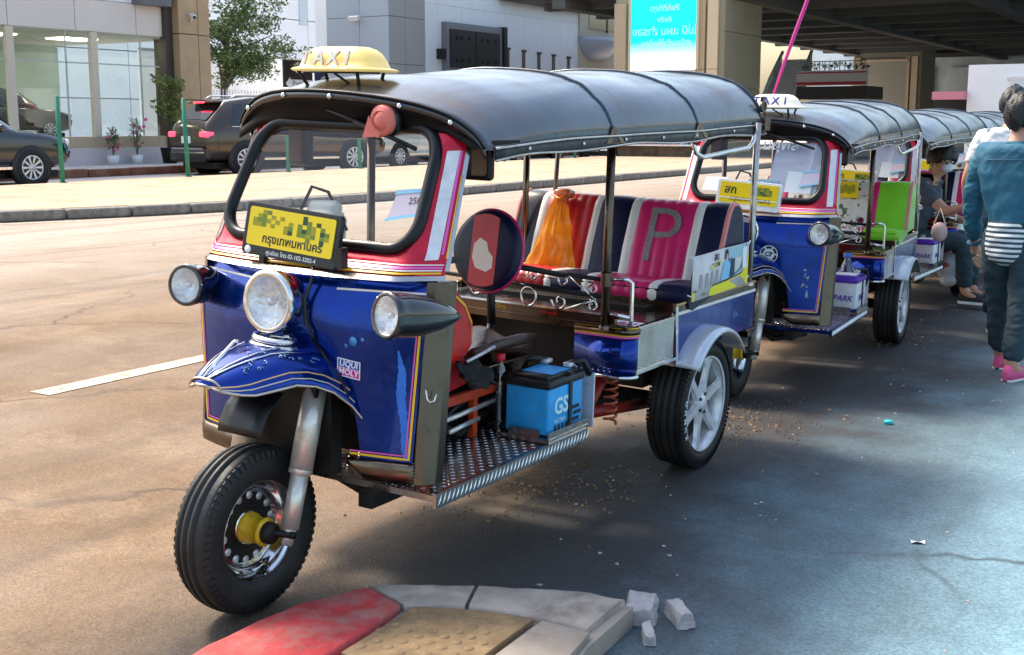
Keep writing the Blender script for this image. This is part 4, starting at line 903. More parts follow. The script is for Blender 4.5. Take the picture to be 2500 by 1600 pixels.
def tile(poly, m, bumps):
    poly = [(x - .035, y + .055) for x, y in poly]
    c = Vector((sum(p[0] for p in poly) / len(poly), sum(p[1] for p in poly) / len(poly))); P = [(Vector(p) - c) * .985 + c for p in poly]
    g = B().prism([tuple(p) for p in P], pxy(.061), 0, .020 + rnd.uniform(-.002, .002)); t = g.done('paving_tile', m, isl, bevel=.003)
    if bumps:
        g = B(); r_ = Vector((.96, -.28)); u_ = Vector((.28, .96))
        for i in range(-12, 13):
            for j in range(-12, 13):
                p = c + r_ * i * .05 + u_ * j * .05
                if rnd.random() > .12 and pt_in(p.x, p.y, [tuple((q - c) * .93 + c) for q in P]): hh = rnd.uniform(.35, .9); g.lathe([(.0150, 0), (.0125, .004 * hh), (.007, .0056 * hh), (.0005, .0058 * hh)], (p.x, p.y, .0815), Z3, 10)
        g.done('tile_studs', m, t, kind='stuff')
tile([(.566, .055), (.585, -.30), (.93, -.36), (.905, .160), (.80, .145), (.70, .115), (.62, .082)], TACT, True)
tile([(.590, -.32), (.60, -.80), (.96, -.86), (.935, -.38)], TACT, True)
tile([(.925, .165), (.945, -.36), (1.17, -.40), (1.08, .16)], TGREY, False)
tile([(.955, -.40), (.98, -.86), (1.20, -.88), (1.18, -.42)], TGREY, False)
for (x, y, sx, sy, sz, rz, lab) in ((1.03, .555, .10, .15, .048, .35, 'pale squarish kerb fragment standing at the traffic island tip'), (1.14, .585, .05, .13, .045, .75, 'narrow pale kerb splinter lying apart from the squarish fragment'), (1.12, .42, .035, .10, .03, .5, 'smallest tan kerb splinter lying between the island tip and frame edge')):
    bm = bmesh.new(); bmesh.ops.create_cube(bm, size=1)
    bmesh.ops.subdivide_edges(bm, edges=list(bm.edges), cuts=3, use_grid_fill=True); bm.verts.ensure_lookup_table()
    for v in bm.verts:
        p = Vector((v.co.x * sx, v.co.y * sy, (v.co.z + .5) * sz)); p.x *= 1 - .25 * (v.co.z + .5); q_ = mnoise.noise_vector(p * 30 + Vector((x * 9, y * 7, 0))); v.co = (p.x + q_[0] * .010, p.y + q_[1] * .010, max(0, p.z + q_[2] * .010))
    me = bpy.data.meshes.new('kerb_fragment'); bm.to_mesh(me); bm.free(); me.materials.append(mat('pale_painted_fragment', (.44, .41, .40), .6, dirt=(.2, .17, .16), dscale=14, damt=.6))
    o = bpy.data.objects.new('kerb_fragment', me); COL.objects.link(o); o.location = (x, y, .001); o.rotation_euler = (0, 0, rz); tag(o, lab, 'rubble', 'broken kerb pieces at the island tip')
# litter and grit on the asphalt
lit = B()
for i in range(160):
    x = rnd.uniform(.3, 3) ** 1.1; y = rnd.uniform(.6, 9) ; s = rnd.uniform(.004, .013); an = rnd.uniform(0, 6)
    lit.add([(x + s * math.cos(an + k * 2.1) * (1.6 if k == 0 else .7), y + s * math.sin(an + k * 2.1), .001 + (.006 if k == 3 else 0)) for k in range(3)] + [(x, y, .006)], [(0, 1, 3), (1, 2, 3), (2, 0, 3)])
g = lit.done('grit', mat('pale_grit', (.42, .40, .36), .8, var=.4, vscale=2)); g['kind'] = 'stuff'
lit = B()
for i in range(900):
    x, y = rnd.choice(((rnd.gauss(.30, .22), rnd.gauss(3.05, .22)), (rnd.gauss(.1, .2), rnd.gauss(1.5, .25)), (rnd.gauss(.35, .2), rnd.gauss(5.9, .25)), (rnd.gauss(.45, .16), rnd.gauss(2.85, .2)))); s = rnd.uniform(.002, .009) if rnd.random() < .85 else rnd.uniform(.009, .016); an = rnd.uniform(0, 6)
    if x > 1.0: continue
    lit.add([(x + s * math.cos(an + k * 2.1), y + s * math.sin(an + k * 2.1), .001) for k in range(3)] + [(x, y, .009)], [(0, 1, 3), (1, 2, 3), (2, 0, 3)])
g = lit.done('gravel', mat('golden_gravel', (.24, .15, .07), .85, var=.6, vscale=9)); g['kind'] = 'stuff'
for (x, y, s, an, lab, m_) in ((1.55, 1.62, .05, .4, 'pale scrap of paper on dark asphalt beside the front tuk tuk rear wheel', 'paper'), (2.0, 4.55, .045, 1.0, 'small pale leaf lying on the asphalt ahead of the pedestrians', 'cream')):
    g = B(); g.grid([[(i * s / 3, j * s / 5, .002 + .006 * math.sin(i * 1.3 + j)) for i in range(4)] for j in range(4)]); o = g.done('litter_scrap', M[m_]); o.location = (x, y, .002); o.rotation_euler = (0, 0, an); tag(o, lab, 'litter')
g = B(); g.lathe([(.001, .018), (.018, .018), (.020, .014), (.020, 0), (.001, 0)], (1.02, 3.32, .001), Z3, 18); tag(g.done('bottle_cap', mat('turquoise_plastic', (.02, .50, .55), .4)), 'turquoise bottle cap on the ground behind the front tuk tuk', 'bottle cap')

# ------------------------------------------------------------------ buildings across the road
WHITE_CLAD = mat('white_cladding', (.84, .86, .88), .5, var=.03, vscale=1); CREAM_CLAD = mat('cream_cladding', (.74, .66, .60), .5, var=.04, vscale=.6)
TANSTONE = mat('tan_stone_cladding', (.46, .31, .18), .55, var=.12, vscale=1.5); DKFRAME = mat('dark_bronze_frame', (.05, .04, .035), .4)
GREYP = mat('blue_grey_metal_panel', (.40, .44, .50), .4, .1, var=.05, vscale=.7); GREYP2 = mat('warm_grey_metal_panel', (.34, .34, .34), .45, .1, var=.05, vscale=.7)
SHOPGLASS = glass('greenish_shop_glass', (.86, .92, .90), 1.2); 
def thing(name, label, cat, loc=(0, 0, 0), rz=0, group=None): return tag(empty(name, loc, rz), label, cat, group)
sb = thing('showroom_building', 'car showroom with tall glass front, cream upper band and tan column', 'building', (-30, 22, .14))
def bb(parent, name, m, c, d, bevel=0, label=None):
    o_ = parent.location if parent.parent is None else Vector((0, 0, 0)); g = B(); g.box(Vector(c) - o_, d); return g.done(name, m, parent, bevel=bevel, label=label)
y0 = 2.0; z_ = [4.33, 5.33, 6.33, 7.6]
for r_ in range(3):
    for k in range(11): bb(sb, 'cladding_panel', CREAM_CLAD if r_ == 0 else WHITE_CLAD, (-29.95 - .02 * r_, 2.0 + 2.45 * k + 1.2, (z_[r_] + z_[r_ + 1]) / 2), (.10, 2.425, z_[r_ + 1] - z_[r_] - .02))
bb(sb, 'upper_wall', CREAM_CLAD, (-30.3, 15, 6.3), (.5, 27, 3.9))
bb(sb, 'plinth', mat('tan_plinth_render', (.50, .38, .24), .6, var=.1), (-29.98, 15.0, .86), (.20, 27.0, .36)); bb(sb, 'lower_wall', mat('pale_pinkish_render', (.62, .55, .54), .6, var=.06), (-29.96, 15.0, .41), (.16, 27.0, .54))
ys_ = [2.0, 6.0, 10.0, 14.0, 18.0, 21.6, 24.7, 27.6]
for k, (u, v) in enumerate(zip(ys_, ys_[1:])):
    bb(sb, 'mullion', mat('cream_mullion', (.66, .56, .44), .5), (-29.95, u, 2.68), (.16, .26, 3.28))
    g = B(); g.box((0.02, (u + v) / 2 - 22, 2.68 - .14), (.012, v - u - .28, 3.26)); g.done('shop_window', SHOPGLASS, sb)
    g = B(); g.box((.04, (u + v) / 2 - 22 + .5, 2.54), (.03, .05, 3.26)); g.box((.04, (u + v) / 2 - 22, 3.2), (.03, v - u - .28, .04)); g.done('window_bar', mat('grey_window_bar', (.45, .48, .46), .4), sb)
bb(sb, 'inner_floor', mat('showroom_floor', (.5, .48, .44), .3), (-33.5, 15, .80), (7, 27, .1)); bb(sb, 'inner_wall', mat('mint_showroom_wall', (.56, .66, .60), .7, var=.15, vscale=.6), (-36.5, 15, 2.7), (.2, 27, 3.6)); bb(sb, 'inner_ceiling', mat('showroom_ceiling', (.75, .74, .68), .7), (-33.5, 15, 4.33), (7, 27, .1))
for k in range(6): bb(sb, 'ceiling_lamp', mat('lit_showroom_lamp', (.9, .88, .7), .5, emit=(1, .93, .70), estr=6), (-32.5, 10 + k * 3.2, 4.26), (.9, 1.4, .04))
bb(sb, 'dark_frame', DKFRAME, (-29.9, 27.75, 3.9), (.3, .32, 7.5))
for k, z in enumerate((1.1, 3.3, 5.5)):
    bb(sb, 'column_panel', TANSTONE, (-29.75, 28.36, z + .05), (.6, .86, 2.17)); bb(sb, 'column_panel', TANSTONE, (-29.85, 29.15, z + .05), (.6, .58, 2.17))
bb(sb, 'column_joint', DKFRAME, (-29.8, 28.83, 3.4), (.6, .07, 6.6)); bb(sb, 'column_core', DKFRAME, (-30.2, 28.6, 3.6), (.7, 1.6, 7))
bb(sb, 'dark_fascia', mat('dark_grey_fascia', (.14, .14, .15), .5), (-29.7, 27.0, 5.75), (.5, 1.3, .9))
cc = thing('security_camera', 'white security camera mounted on the tan showroom column', 'camera', (-29.44, 28.4, 5.0))
g = B(); g.box((.16, 0, .05), (.30, .14, .13), rz=-.3, ry=.25); g.done('camera_body', M['white'], cc, bevel=.02); g = B(); g.tube([(0, 0, -.12), (.10, 0, -.14), (.16, 0, 0)], .025, 8); g.done('camera_arm', M['alloy'], cc); g = B(); g.cyl((.30, -.05, .0), (.33, -.06, -.01), .05); g.done('camera_lens', M['black'], cc)
def leaf_cloud(g, c, rad, n, s, flat=1., rn=rnd):
    for i in range(n):
        v = Vector((rn.gauss(0, 1), rn.gauss(0, 1), rn.gauss(0, 1))).normalized() * (rn.random() ** .45); p = Vector(c) + Vector((v.x * rad[0], v.y * rad[1], v.z * rad[2]))
        d = Vector((rn.uniform(-1, 1), rn.uniform(-1, 1), rn.uniform(-1, .6) * flat)).normalized(); e = d.orthogonal().normalized(); e = Matrix.Rotation(rn.uniform(0, 6.28), 3, d) @ e; l = s * rn.uniform(.6, 1.4)
        g.add([p - d * l, p + e * l * .38, p + d * l, p - e * l * .38], [(0, 1, 2, 3)])
LEAF = mat('mid_green_leaves', (.10, .16, .04), .55, var=.6, vscale=1.5); LEAF2 = mat('yellow_green_leaves', (.14, .17, .03), .55, var=.5, vscale=3); BARK = mat('grey_brown_bark', (.10, .075, .055), .9, var=.4, vscale=6, bump=.5, bscale=20)
tr_ = thing('street_tree', 'leafy green street tree behind the white spiked railing', 'tree', (-32.6, 33.0, .14))
g = B(); trunk = [(0, 0, 0), (.02, .02, 1.2), (.0, .10, 2.4), (.05, .22, 3.4), (.0, .35, 4.4), (.1, .6, 5.6)]; g.tube(trunk, [.20, .17, .15, .13, .10, .05], 10)
brs = [((.0, .10, 2.5), (.3, 1.6, 3.9)), ((.05, .22, 3.4), (-.2, -1.0, 4.6)), ((.05, .22, 3.4), (.3, 2.6, 4.8)), ((0, .35, 4.4), (.5, 1.6, 6.2)), ((0, .35, 4.2), (-.4, -1.2, 5.8)), ((.0, .1, 2.6), (.4, -.6, 3.9)), ((.0, .2, 3.0), (.2, 3.2, 4.2))]
for p, q in brs: m_ = (Vector(p) + Vector(q)) / 2 + Vector((0, 0, .25)); g.tube([p, m_, q], [.07, .045, .015], 6)
g.done('trunk', BARK, tr_)
g = B()
for p, q in brs:
    for k in range(7):
        t = rnd.uniform(.35, 1.1); c = Vector(p).lerp(Vector(q), t) + Vector((rnd.gauss(0, .3), rnd.gauss(0, .45), rnd.gauss(0, .25))); leaf_cloud(g, c, (.55, .65, .36), 150, .085)
for k in range(16): leaf_cloud(g, (rnd.uniform(-.8, .8), rnd.uniform(-.6, 4.4), rnd.uniform(3.4, 4.6)), (.4, .6, .20), 80, .075)
for k in range(14): leaf_cloud(g, (rnd.uniform(-.8, .8), rnd.uniform(-1, 2.2), rnd.uniform(4.8, 7)), (.6, .8, .5), 160, .09)
g.done('crown', LEAF, tr_)
# potted shrub at the showroom corner and low flowering plants
sh = thing('potted_shrub', 'round leafy shrub in a dark pot at the showroom corner', 'shrub', (-29.0, 26.85, .14))
g = B(); g.lathe([(.001, 0), (.22, 0), (.30, .5), (.32, .52), (.28, .52), (.26, .46), (.001, .46)], (0, 0, 0), Z3, 20); g.done('pot', M['dark'], sh); g = B(); g.tube([(0, 0, .45), (.04, .05, 1.2), (0, .1, 2.0)], [.05, .04, .03], 8); g.tube([(.03, .04, 1.1), (.1, -.3, 1.7)], [.03, .015], 6); g.done('stem', BARK, sh)
g = B()
for k in range(10): leaf_cloud(g, (rnd.uniform(-.3, .3), rnd.uniform(-.42, .40), rnd.uniform(1.35, 2.75)), (.30, .32, .28), 60, .10)
g.done('foliage', LEAF2, sh)
for i, (y, h_, lab) in enumerate(((25.9, 1.1, 'taller flowering plant with pink blooms before the showroom glass'), (24.9, .8, 'shorter flowering plant with pink blooms before the showroom glass'))):
    o = thing('flowering_plant', lab, 'plant', (-29.5, y, .14), 0, 'flowering plants below the showroom glass'); g = B(); g.lathe([(.001, 0), (.16, 0), (.2, .3), (.001, .28)], (0, 0, 0), Z3, 14); g.done('pot', M['white'], o)
    g = B()
    for k in range(5): g.tube([(0, 0, .25), (rnd.uniform(-.15, .15), rnd.uniform(-.2, .2), h_ * .6 + .4), (rnd.uniform(-.2, .2), rnd.uniform(-.25, .25), h_ + .4)], .012, 5)
    leaf_cloud(g, (0, 0, h_ * .6 + .3), (.2, .25, h_ * .5), 160, .06); g.done('foliage', LEAF, o); g = B()
    for k in range(6): g.sphere((rnd.uniform(-.05, .25), rnd.uniform(-.25, .25), rnd.uniform(.4, h_ + .4)), .06, 8, 6)
    g.done('blossom', mat('pink_blossom', (.72, .12, .28), .6), o)
# railing and hoarding
fe = thing('spiked_railing', 'white spiked iron railing behind the grey SUV', 'fence', (-31.5, 31, .14)); spk = B(); spk.rbox((0, 4.4, .10), (.08, 12, .12), .02)
for z in (1.45, 2.05): g = B(); g.box((0, 4.4, z), (.05, 12, .06)); g.done('rail', mat('grey_iron_rail', (.32, .30, .32), .5), fe)
g = B(); g.box((0, 4.4, .35), (.25, 12, .7)); g.done('base_wall', CREAM_CLAD, fe)
sm = None
for k in range(72):
    if sm is None: g = B(); g.cyl((0, 0, .7), (0, 0, 2.5), .017, seg=6); g.cyl((0, 0, 2.5), (0, 0, 2.62), .028, .002, seg=6); sm = g.done('spike', M['white'], fe); sm.location = (0, -1.5 + k * .165, 0)
    else: c = sm.copy(); COL.objects.link(c); c.location = (0, -1.5 + k * .165, 0)
ho = thing('hoarding', 'plain white site hoarding behind the tree and railing', 'wall', (-38, 36, .14))
for k in range(6): g = B(); g.box((0, -1 + k * 2.5, 2.2), (.08, 2.47, 4.2)); g.done('hoarding_panel', WHITE_CLAD, ho)
g = B(); g.box((.03, 5.3, 4.36), (.14, 15.0, .10)); g.done('top_rail', mat('grey_rail', (.35, .34, .36), .5), ho)
fb = thing('white_block', 'white panelled building far behind the hoarding', 'building', (-52, 58, 0))
for k in range(6):
    for j in range(5): g = B(); g.box((0, -20 + k * 5, 1.5 + j * 2.6), (.3, 4.95, 2.55)); g.done('facade_panel', WHITE_CLAD, fb)
g = B(); g.box((-4.3, -7.5, 6.5), (8, 30, 13)); g.done('core', WHITE_CLAD, fb)
for k in range(5): g = B(); g.box((.2, -18 + k * 5, 8.6), (.1, .7, 1.8)); g.done('window', mat('pale_window', (.55, .62, .68), .2), fb)
# signs
def sign_board(name, label, y0, y1, z0, z1, m_, x=-33.0):
    o = thing(name, label, 'sign', (x, y0, .14)); g = B(); g.box((0, (y1 - y0) / 2, (z0 + z1) / 2 - .14), (.10, y1 - y0, z1 - z0)); g.done('board', m_, o, bevel=.01)
    g = B(); g.cyl((-.08, (y1 - y0) * .3, 0), (-.08, (y1 - y0) * .3, z0), .05); g.cyl((-.08, (y1 - y0) * .7, 0), (-.08, (y1 - y0) * .7, z0), .05); g.done('post', M['alloy'], o); return o
pk = sign_board('parking_sign', 'black parking sign with a white arrow and round emblem', 37.0, 38.8, 2.95, 4.08, mat('sign_black', (.016, .012, .014), .4))
g = B(); A_ = [(.08, .52), (.36, .78), (.36, .68), (1.72, .68), (1.72, .34), (.36, .34), (.36, .24)]; g.prism(A_, pyz(.052), 0, .006); 
for v in range(len(g.v)): g.v[v] = (g.v[v][0], g.v[v][1], g.v[v][2] + 2.45)
g.done('arrow', M['print_w'], pk); text('sign_lettering', 'Parking', .36, M['print_blue'], pk, (.061, 1.02, 2.95), Y3, Z3, .002)
def emblem(par, y, z, rx, rz_, m_):
    g = B(); g.tube([(.055, y + rx * math.cos(a), z + rz_ * math.sin(a)) for a in [2 * math.pi * k / 28 for k in range(28)]], .028, 6, closed=True); g.done('emblem_ring', m_, par); text('emblem_letter', 'H', rz_ * 1.9, m_, par, (.056, y, z), Y3, (0, .35, 1), .004, bold=.01)
emblem(pk, .95, 3.62, .30, .21, M['print_w'])
nv = sign_board('dealer_sign', 'navy dealer sign with white emblem and lettering', 39.0, 42.2, 2.75, 3.62, mat('sign_navy', (.012, .02, .10), .35)); emblem(nv, .62, 3.12, .30, .18, M['print_w']); text('sign_lettering', 'Vibhavadi', .34, M['print_w'], nv, (.056, 2.05, 3.02), Y3, Z3, .002)
# grey tower block and white wall
tw = thing('grey_tower', 'grey panel clad tower beside the white wall', 'building', (-30.7, 37.7, 0)); 
def wbox(par, name, m_, lo, hi, bevel=0.):
    L = par.location; lo, hi = Vector(lo), Vector(hi); g = B(); g.box((lo + hi) / 2 - L, hi - lo); return g.done(name, m_, par, bevel=bevel)
wbox(tw, 'core', DKFRAME, (-31.2, 37.75, 0), (-28.05, 40.15, 9.4))
for k in range(5):
    z0 = .1 + k * 1.86 ; wbox(tw, 'front_panel', GREYP, (-31.2, 37.70, z0), (-29.5, 37.75, z0 + 1.84)); wbox(tw, 'front_panel', GREYP, (-29.48, 37.70, z0), (-28.03, 37.75, z0 + 1.84))
    wbox(tw, 'side_panel', GREYP2, (-28.05, 37.72, z0), (-28.0, 38.75, z0 + 1.84)); wbox(tw, 'side_panel', GREYP2, (-28.05, 38.77, z0), (-28.0, 40.15, z0 + 1.84))
fl_ = thing('floodlight', 'small grey floodlight on the grey tower front', 'lamp', (-29.6, 37.5, 5.62)); g = B(); g.box((0, 0, 0), (.5, .18, .16), rx=.4); g.done('lamp_body', M['alloy'], fl_); g = B(); g.tube([(0, .05, .02), (0, .2, .12)], .03, 6); g.done('bracket', M['dark'], fl_)
ww = thing('white_wall_building', 'long white building wall with a dark double hatch and narrow slots', 'building', (-30, 41, 0))
for k in range(9):
    for j in range(3): wbox(ww, 'wall_panel', WHITE_CLAD, (-30.4, 40.2 + k * 1.87, .1 + j * 3.3), (-30.0 , 40.2 + k * 1.87 + 1.86, .1 + j * 3.3 + 3.29))
wbox(ww, 'core', WHITE_CLAD, (-34, 40.3, 0), (-30.45, 57, 9.9))
wbox(ww, 'hatch_frame', mat('grey_hatch_frame', (.22, .23, .25), .4), (-30.0, 44.2, 3.75), (-29.72, 48.9, 5.95))
ht = wbox(ww, 'hatch_leaf', mat('dark_hatch', (.025, .026, .03), .35), (-29.72, 44.45, 3.95), (-29.66, 46.45, 5.65)); wbox(ww, 'hatch_leaf', MATS['dark_hatch'], (-29.72, 46.55, 3.95), (-29.66, 48.6, 5.65)); wbox(ww, 'hatch_side', M['black'], (-30, 48.9, 3.75), (-29.6, 49.2, 6.0)); wbox(ww, 'hatch_box', M['black'], (-30, 43.8, 4.3), (-29.7, 44.15, 4.75))
for y in (44.9, 45.3, 45.9, 47.0, 47.5, 48.2):
    for z in (4.2, 5.2): wbox(ww, 'hatch_hinge', M['dark'], (-29.66, y, z), (-29.63, y + .12, z + .16))
for k, y in enumerate((49.7, 51.2, 52.7, 54.2, 55.8)): wbox(ww, 'slot_window', mat('brown_slot', (.14, .10, .085), .5), (-30.0, y, 3.3), (-29.97, y + .28, 5.0 - .04 * k)); wbox(ww, 'slot_head', DKFRAME, (-30.0, y - .05, 5.0 - .04 * k), (-29.94, y + .36, 5.1 - .04 * k))
wbox(ww, 'roof_fascia', mat('dark_brown_fascia', (.09, .08, .075), .6), (-31, 49, 7.3), (-29.3, 57, 8.2))
be = thing('beige_annex', 'beige annex wall with rounded grey balcony tub', 'building', (-30, 59, 0)); wbox(be, 'wall', mat('beige_render', (.55, .47, .36), .7, var=.08), (-33, 57.0, 0), (-29.9, 63, 9.5)); wbox(be, 'window', mat('warm_window', (.42, .33, .2), .2), (-29.9, 58, 6.5), (-29.85, 61, 8.6)); wbox(be, 'window_frame', DKFRAME, (-29.9, 60.0, 6.4), (-29.8, 60.1, 8.7))
g = B(); rows = []
for k in range(10): a = k / 9 * math.pi / 2; rows.append([Vector((.05 + 1.0 * math.cos(a) * math.sin(math.pi * j / 16), -.15 + 1.9 * (-math.cos(math.pi * j / 16)) * (.35 + .65 * math.cos(a)), 6.05 - 1.2 * math.sin(a))) for j in range(17)])
g.grid(rows); g.done('balcony_tub', GREYP, be, thick=.03)
# ------------------------------------------------------------------ viaduct, its pillars, footbridge
DECK = mat('dark_viaduct_concrete', (.10, .105, .095), .9, var=.2, vscale=.3, dirt=(.09, .09, .08), dscale=.5, damt=.6)  # dark greenish-grey concrete, one tone for deck, beams and girders
vd = thing('viaduct', 'dark concrete viaduct deck overhead carried by the beige pillars', 'bridge', (-10, 80, 6.5))
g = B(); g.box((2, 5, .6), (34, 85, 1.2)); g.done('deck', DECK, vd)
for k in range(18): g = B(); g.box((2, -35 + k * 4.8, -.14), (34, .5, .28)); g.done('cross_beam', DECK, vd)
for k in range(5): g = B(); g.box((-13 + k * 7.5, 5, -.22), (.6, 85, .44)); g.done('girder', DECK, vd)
PB = mat('beige_pillar_cladding', (.50, .38, .25), .6, var=.08, vscale=1); PO = mat('shaded_pillar_cladding', (.30, .28, .20), .6, var=.1, vscale=1); PT = mat('pale_pillar_trim', (.68, .54, .36), .55)  # PO: side faces in a darker olive, their shade put into the colour
def pillar(name, label, y, front, lab2):
    o = thing(name, label, 'pillar', (-18, y, .165), 0, 'viaduct pillars on the median'); L = o.location
    g = B(); g.box((.1, 2.0, 3.1), (4.5, 3.9, 6.2)); g.done('core', PO, o)
    for k in range(3): g = B(); g.box((2.38, 2.0, .62 + k * 2.05 + 1.0), (.06, 3.85, 2.03)); g.done('side_panel', PO, o); 
    for x, w_ in ((-1.9, .5), (1.55, .25), (1.98, .42)):
        for k in range(2): g = B(); g.box((x, -.03, 2.0 + k * 2.6), (w_, .12, 2.58)); g.done('front_panel', PT if w_ == .42 else PB, o)
    g = B(); g.box((0, -.15, .26), (3.6, .5, .52)); g.done('base_block', mat('stained_dark_concrete', (.085, .065, .05), .9, var=.5, vscale=2.5, dirt=(.22, .17, .12), dscale=3, damt=.5), o); return o
p1 = pillar('viaduct_pillar', 'beige viaduct pillar carrying the bright cyan billboard', 42, 0, '')
p2 = pillar('viaduct_pillar', 'farther viaduct pillar with a plain framed panel', 84, 0, ''); p2.location = (-20.9, 84, .0)
g = B(); g.box((0, -.06, 3.4), (3.1, .05, 4.5)); g.done('framed_panel', mat('olive_grey_panel', (.40, .38, .29), .6), p2); g = B()
for x in (-1.6, 1.6): g.box((x, -.10, 3.4), (.14, .10, 4.6))
g.box((0, -.10, 5.66), (3.3, .10, .14)); g.done('panel_frame', PT, p2)
bl = thing('billboard', 'lit cyan billboard with white reversed lettering on the beige pillar', 'billboard', (-18, 41.85, 3.5))
def cyan_mat():
    m = bpy.data.materials.new('cyan_billboard_print'); m.use_nodes = True; n = m.node_tree; b = n.nodes['Principled BSDF']; tc = n.nodes.new('ShaderNodeTexCoord'); sp = n.nodes.new('ShaderNodeSeparateXYZ'); n.links.new(tc.outputs['Generated'], sp.inputs[0])
    cr_ = n.nodes.new('ShaderNodeValToRGB'); E_ = cr_.color_ramp.elements; E_[0].position = .05; E_[0].color = (.85, .95, 1, 1); E_[1].position = .34; E_[1].color = (.0, .72, .80, 1); e = E_.new(.2); e.color = (.45, .85, .95, 1); e = E_.new(1.0); e.color = (.0, .62, .70, 1)
    n.links.new(sp.outputs['Z'], cr_.inputs[0]); n.links.new(cr_.outputs[0], b.inputs['Base Color']); n.links.new(cr_.outputs[0], b.inputs['Emission Color']); b.inputs['Emission Strength'].default_value = .55; b.inputs['Roughness'].default_value = .3; return m
g = B(); g.box((0, 0, 1.55), (2.75, .06, 3.2)); g.done('lit_panel', cyan_mat(), bl); g = B()
for x in (-1.42, 1.42): g.box((x, -.02, 1.55), (.09, .10, 3.3))
g.box((0, -.02, -.09), (2.9, .10, .09)); g.done('frame', PT, bl)
for tx, z, s_ in (('สิ่งที่ดีที่สุด', 2.28, .30), ('คือสิ่ง', 1.85, .26), ('ไม่มี แผน สำรอง', 1.42, .42), ('เตรียมตัวให้พร้อม..', .98, .30)): text('billboard_lettering', tx, s_, M['print_w'], bl, (0.05, -.034, z), (-1, 0, 0), Z3, .004)['kind'] = 'stuff'
ad = thing('advert_board', 'long bright advert board with pink band at the pillar foot', 'billboard', (-18.1, 41.4, .70)); g = B(); g.box((0, 0, .21), (3.6, .08, .66)); g.done('board', M['paper'], ad)
for i, (x0, x1, z0, z1, m_) in enumerate(((-1.5, 1.1, -.06, .16, mat('pale_pink_print', (.75, .32, .36), .5)), (1.15, 1.6, -.06, .5, mat('sky_blue_print', (.20, .38, .72), .5)), (-.9, -.5, .2, .45, mat('mint_print', (.4, .72, .62), .5)), (.6, 1.05, .2, .48, MATS['mint_print']))): g = B(); g.box(((x0 + x1) / 2, -.043, (z0 + z1) / 2), (x1 - x0, .006, z1 - z0)); g.done('printed_field', m_, ad)
for x in (-1.1, .1): text('advert_lettering', 'กรุงเทพ', .16, M['print_w'], ad, (x + .3, -.048, .05), X3, Z3, .001)
ba = thing('barrier_box', 'dark utility box with white strip beside the pillar base', 'box', (-20.2, 41.7, .165)); g = B(); g.box((0, 0, .36), (.7, .5, .72)); g.done('box_body', M['black'], ba, bevel=.03); g = B(); g.box((0, -.26, .25), (.55, .02, .08)); g.done('white_strip', M['print_w'], ba)
es_ = thing('escalator', 'pale covered escalator rising to the walkway behind the tuk tuks', 'escalator', (-20.0, 60, .14))
g = B()
for k in range(22): g.box((0, -.2 + k * .16, .6 + k * .19), (1.5, .18, .19))
g.done('steps', mat('pale_grey_steps', (.78, .80, .82), .5), es_, kind='stuff'); g = B()
for sx in (-1, 1): g.tube([(sx * .85, -.9, 1.5), (sx * .85, -.2, 2.0), (sx * .85, 1.4, 3.6), (sx * .80, 3.2, 5.1)], .09, 8)
g.done('handrail', mat('icy_white_handrail', (.85, .9, .92), .3), es_); g = B()
for sx in (-1, 1): g.add([(sx * .85, -.9, .4), (sx * .85, 3.2, 4.0), (sx * .85, 3.2, 5.0), (sx * .85, -.2, 1.9), (sx * .85, -.9, 1.4)], [(0, 1, 2, 3, 4)])
g.done('side_panel', mat('pale_teal_panel', (.74, .84, .87), .3), es_, thick=.03)
wk = thing('walkway', 'white walkway bridge edged with red stripes under the viaduct', 'bridge', (-17.2, 60.5, 3.0))
g = B(); g.box((0, 0, .72), (3.6, .3, .75)); g.done('parapet', M['white'], wk); g = B(); g.box((0, -.16, .45), (3.6, .02, .14)); g.box((0, -.16, .98), (3.6, .02, .06)); g.done('red_stripe', mat('signal_red', (.62, .04, .06), .5), wk); g = B(); g.box((0, 1.5, -.02), (3.6, 3, .65)); g.done('underside', DKFRAME, wk)
g = B()
for k in range(14): g.cyl((-1.7 + k * .26, 0, 1.1), (-1.7 + k * .26, 0, 1.55), .02, seg=6)
g.tube([(-1.7, 0, 1.55), (1.7, 0, 1.55)], .025, 6); g.done('railing', mat('pale_teal_rail', (.4, .55, .56), .4), wk)
g = B(); rn2 = random.Random(4)
for k in range(18): leaf_cloud(g, (-1.6 + k * .19, .5, 1.25 + rn2.random() * .2), (.12, .15, .16), 20, .08, rn=rn2)
tag(g.done('planter_greenery', LEAF), 'row of small green plants along the walkway top', 'plants'); bpy.data.objects['planter_greenery'].location = wk.location
for k, (h_, w_) in enumerate(((1, 1),)): pass
bw = thing('station_building', 'dark station frontage under the walkway with pale upper wall', 'building', (-14, 92, 0))
wbox(bw, 'lower_wall', mat('dark_shopfront', (.05, .045, .05), .5, var=.3), (-30, 96, 0), (8, 98, 3.2)); wbox(bw, 'upper_wall', mat('pale_station_wall', (.62, .70, .70), .6, var=.2, vscale=.5), (-30, 96.2, 3.2), (8, 98, 7.5))
for k in range(12): wbox(bw, 'window', mat('bright_window', (.66, .72, .74), .2), (-28 + k * 2.9, 95.9, 3.6), (-26.2 + k * 2.9, 96.2, 5.6))
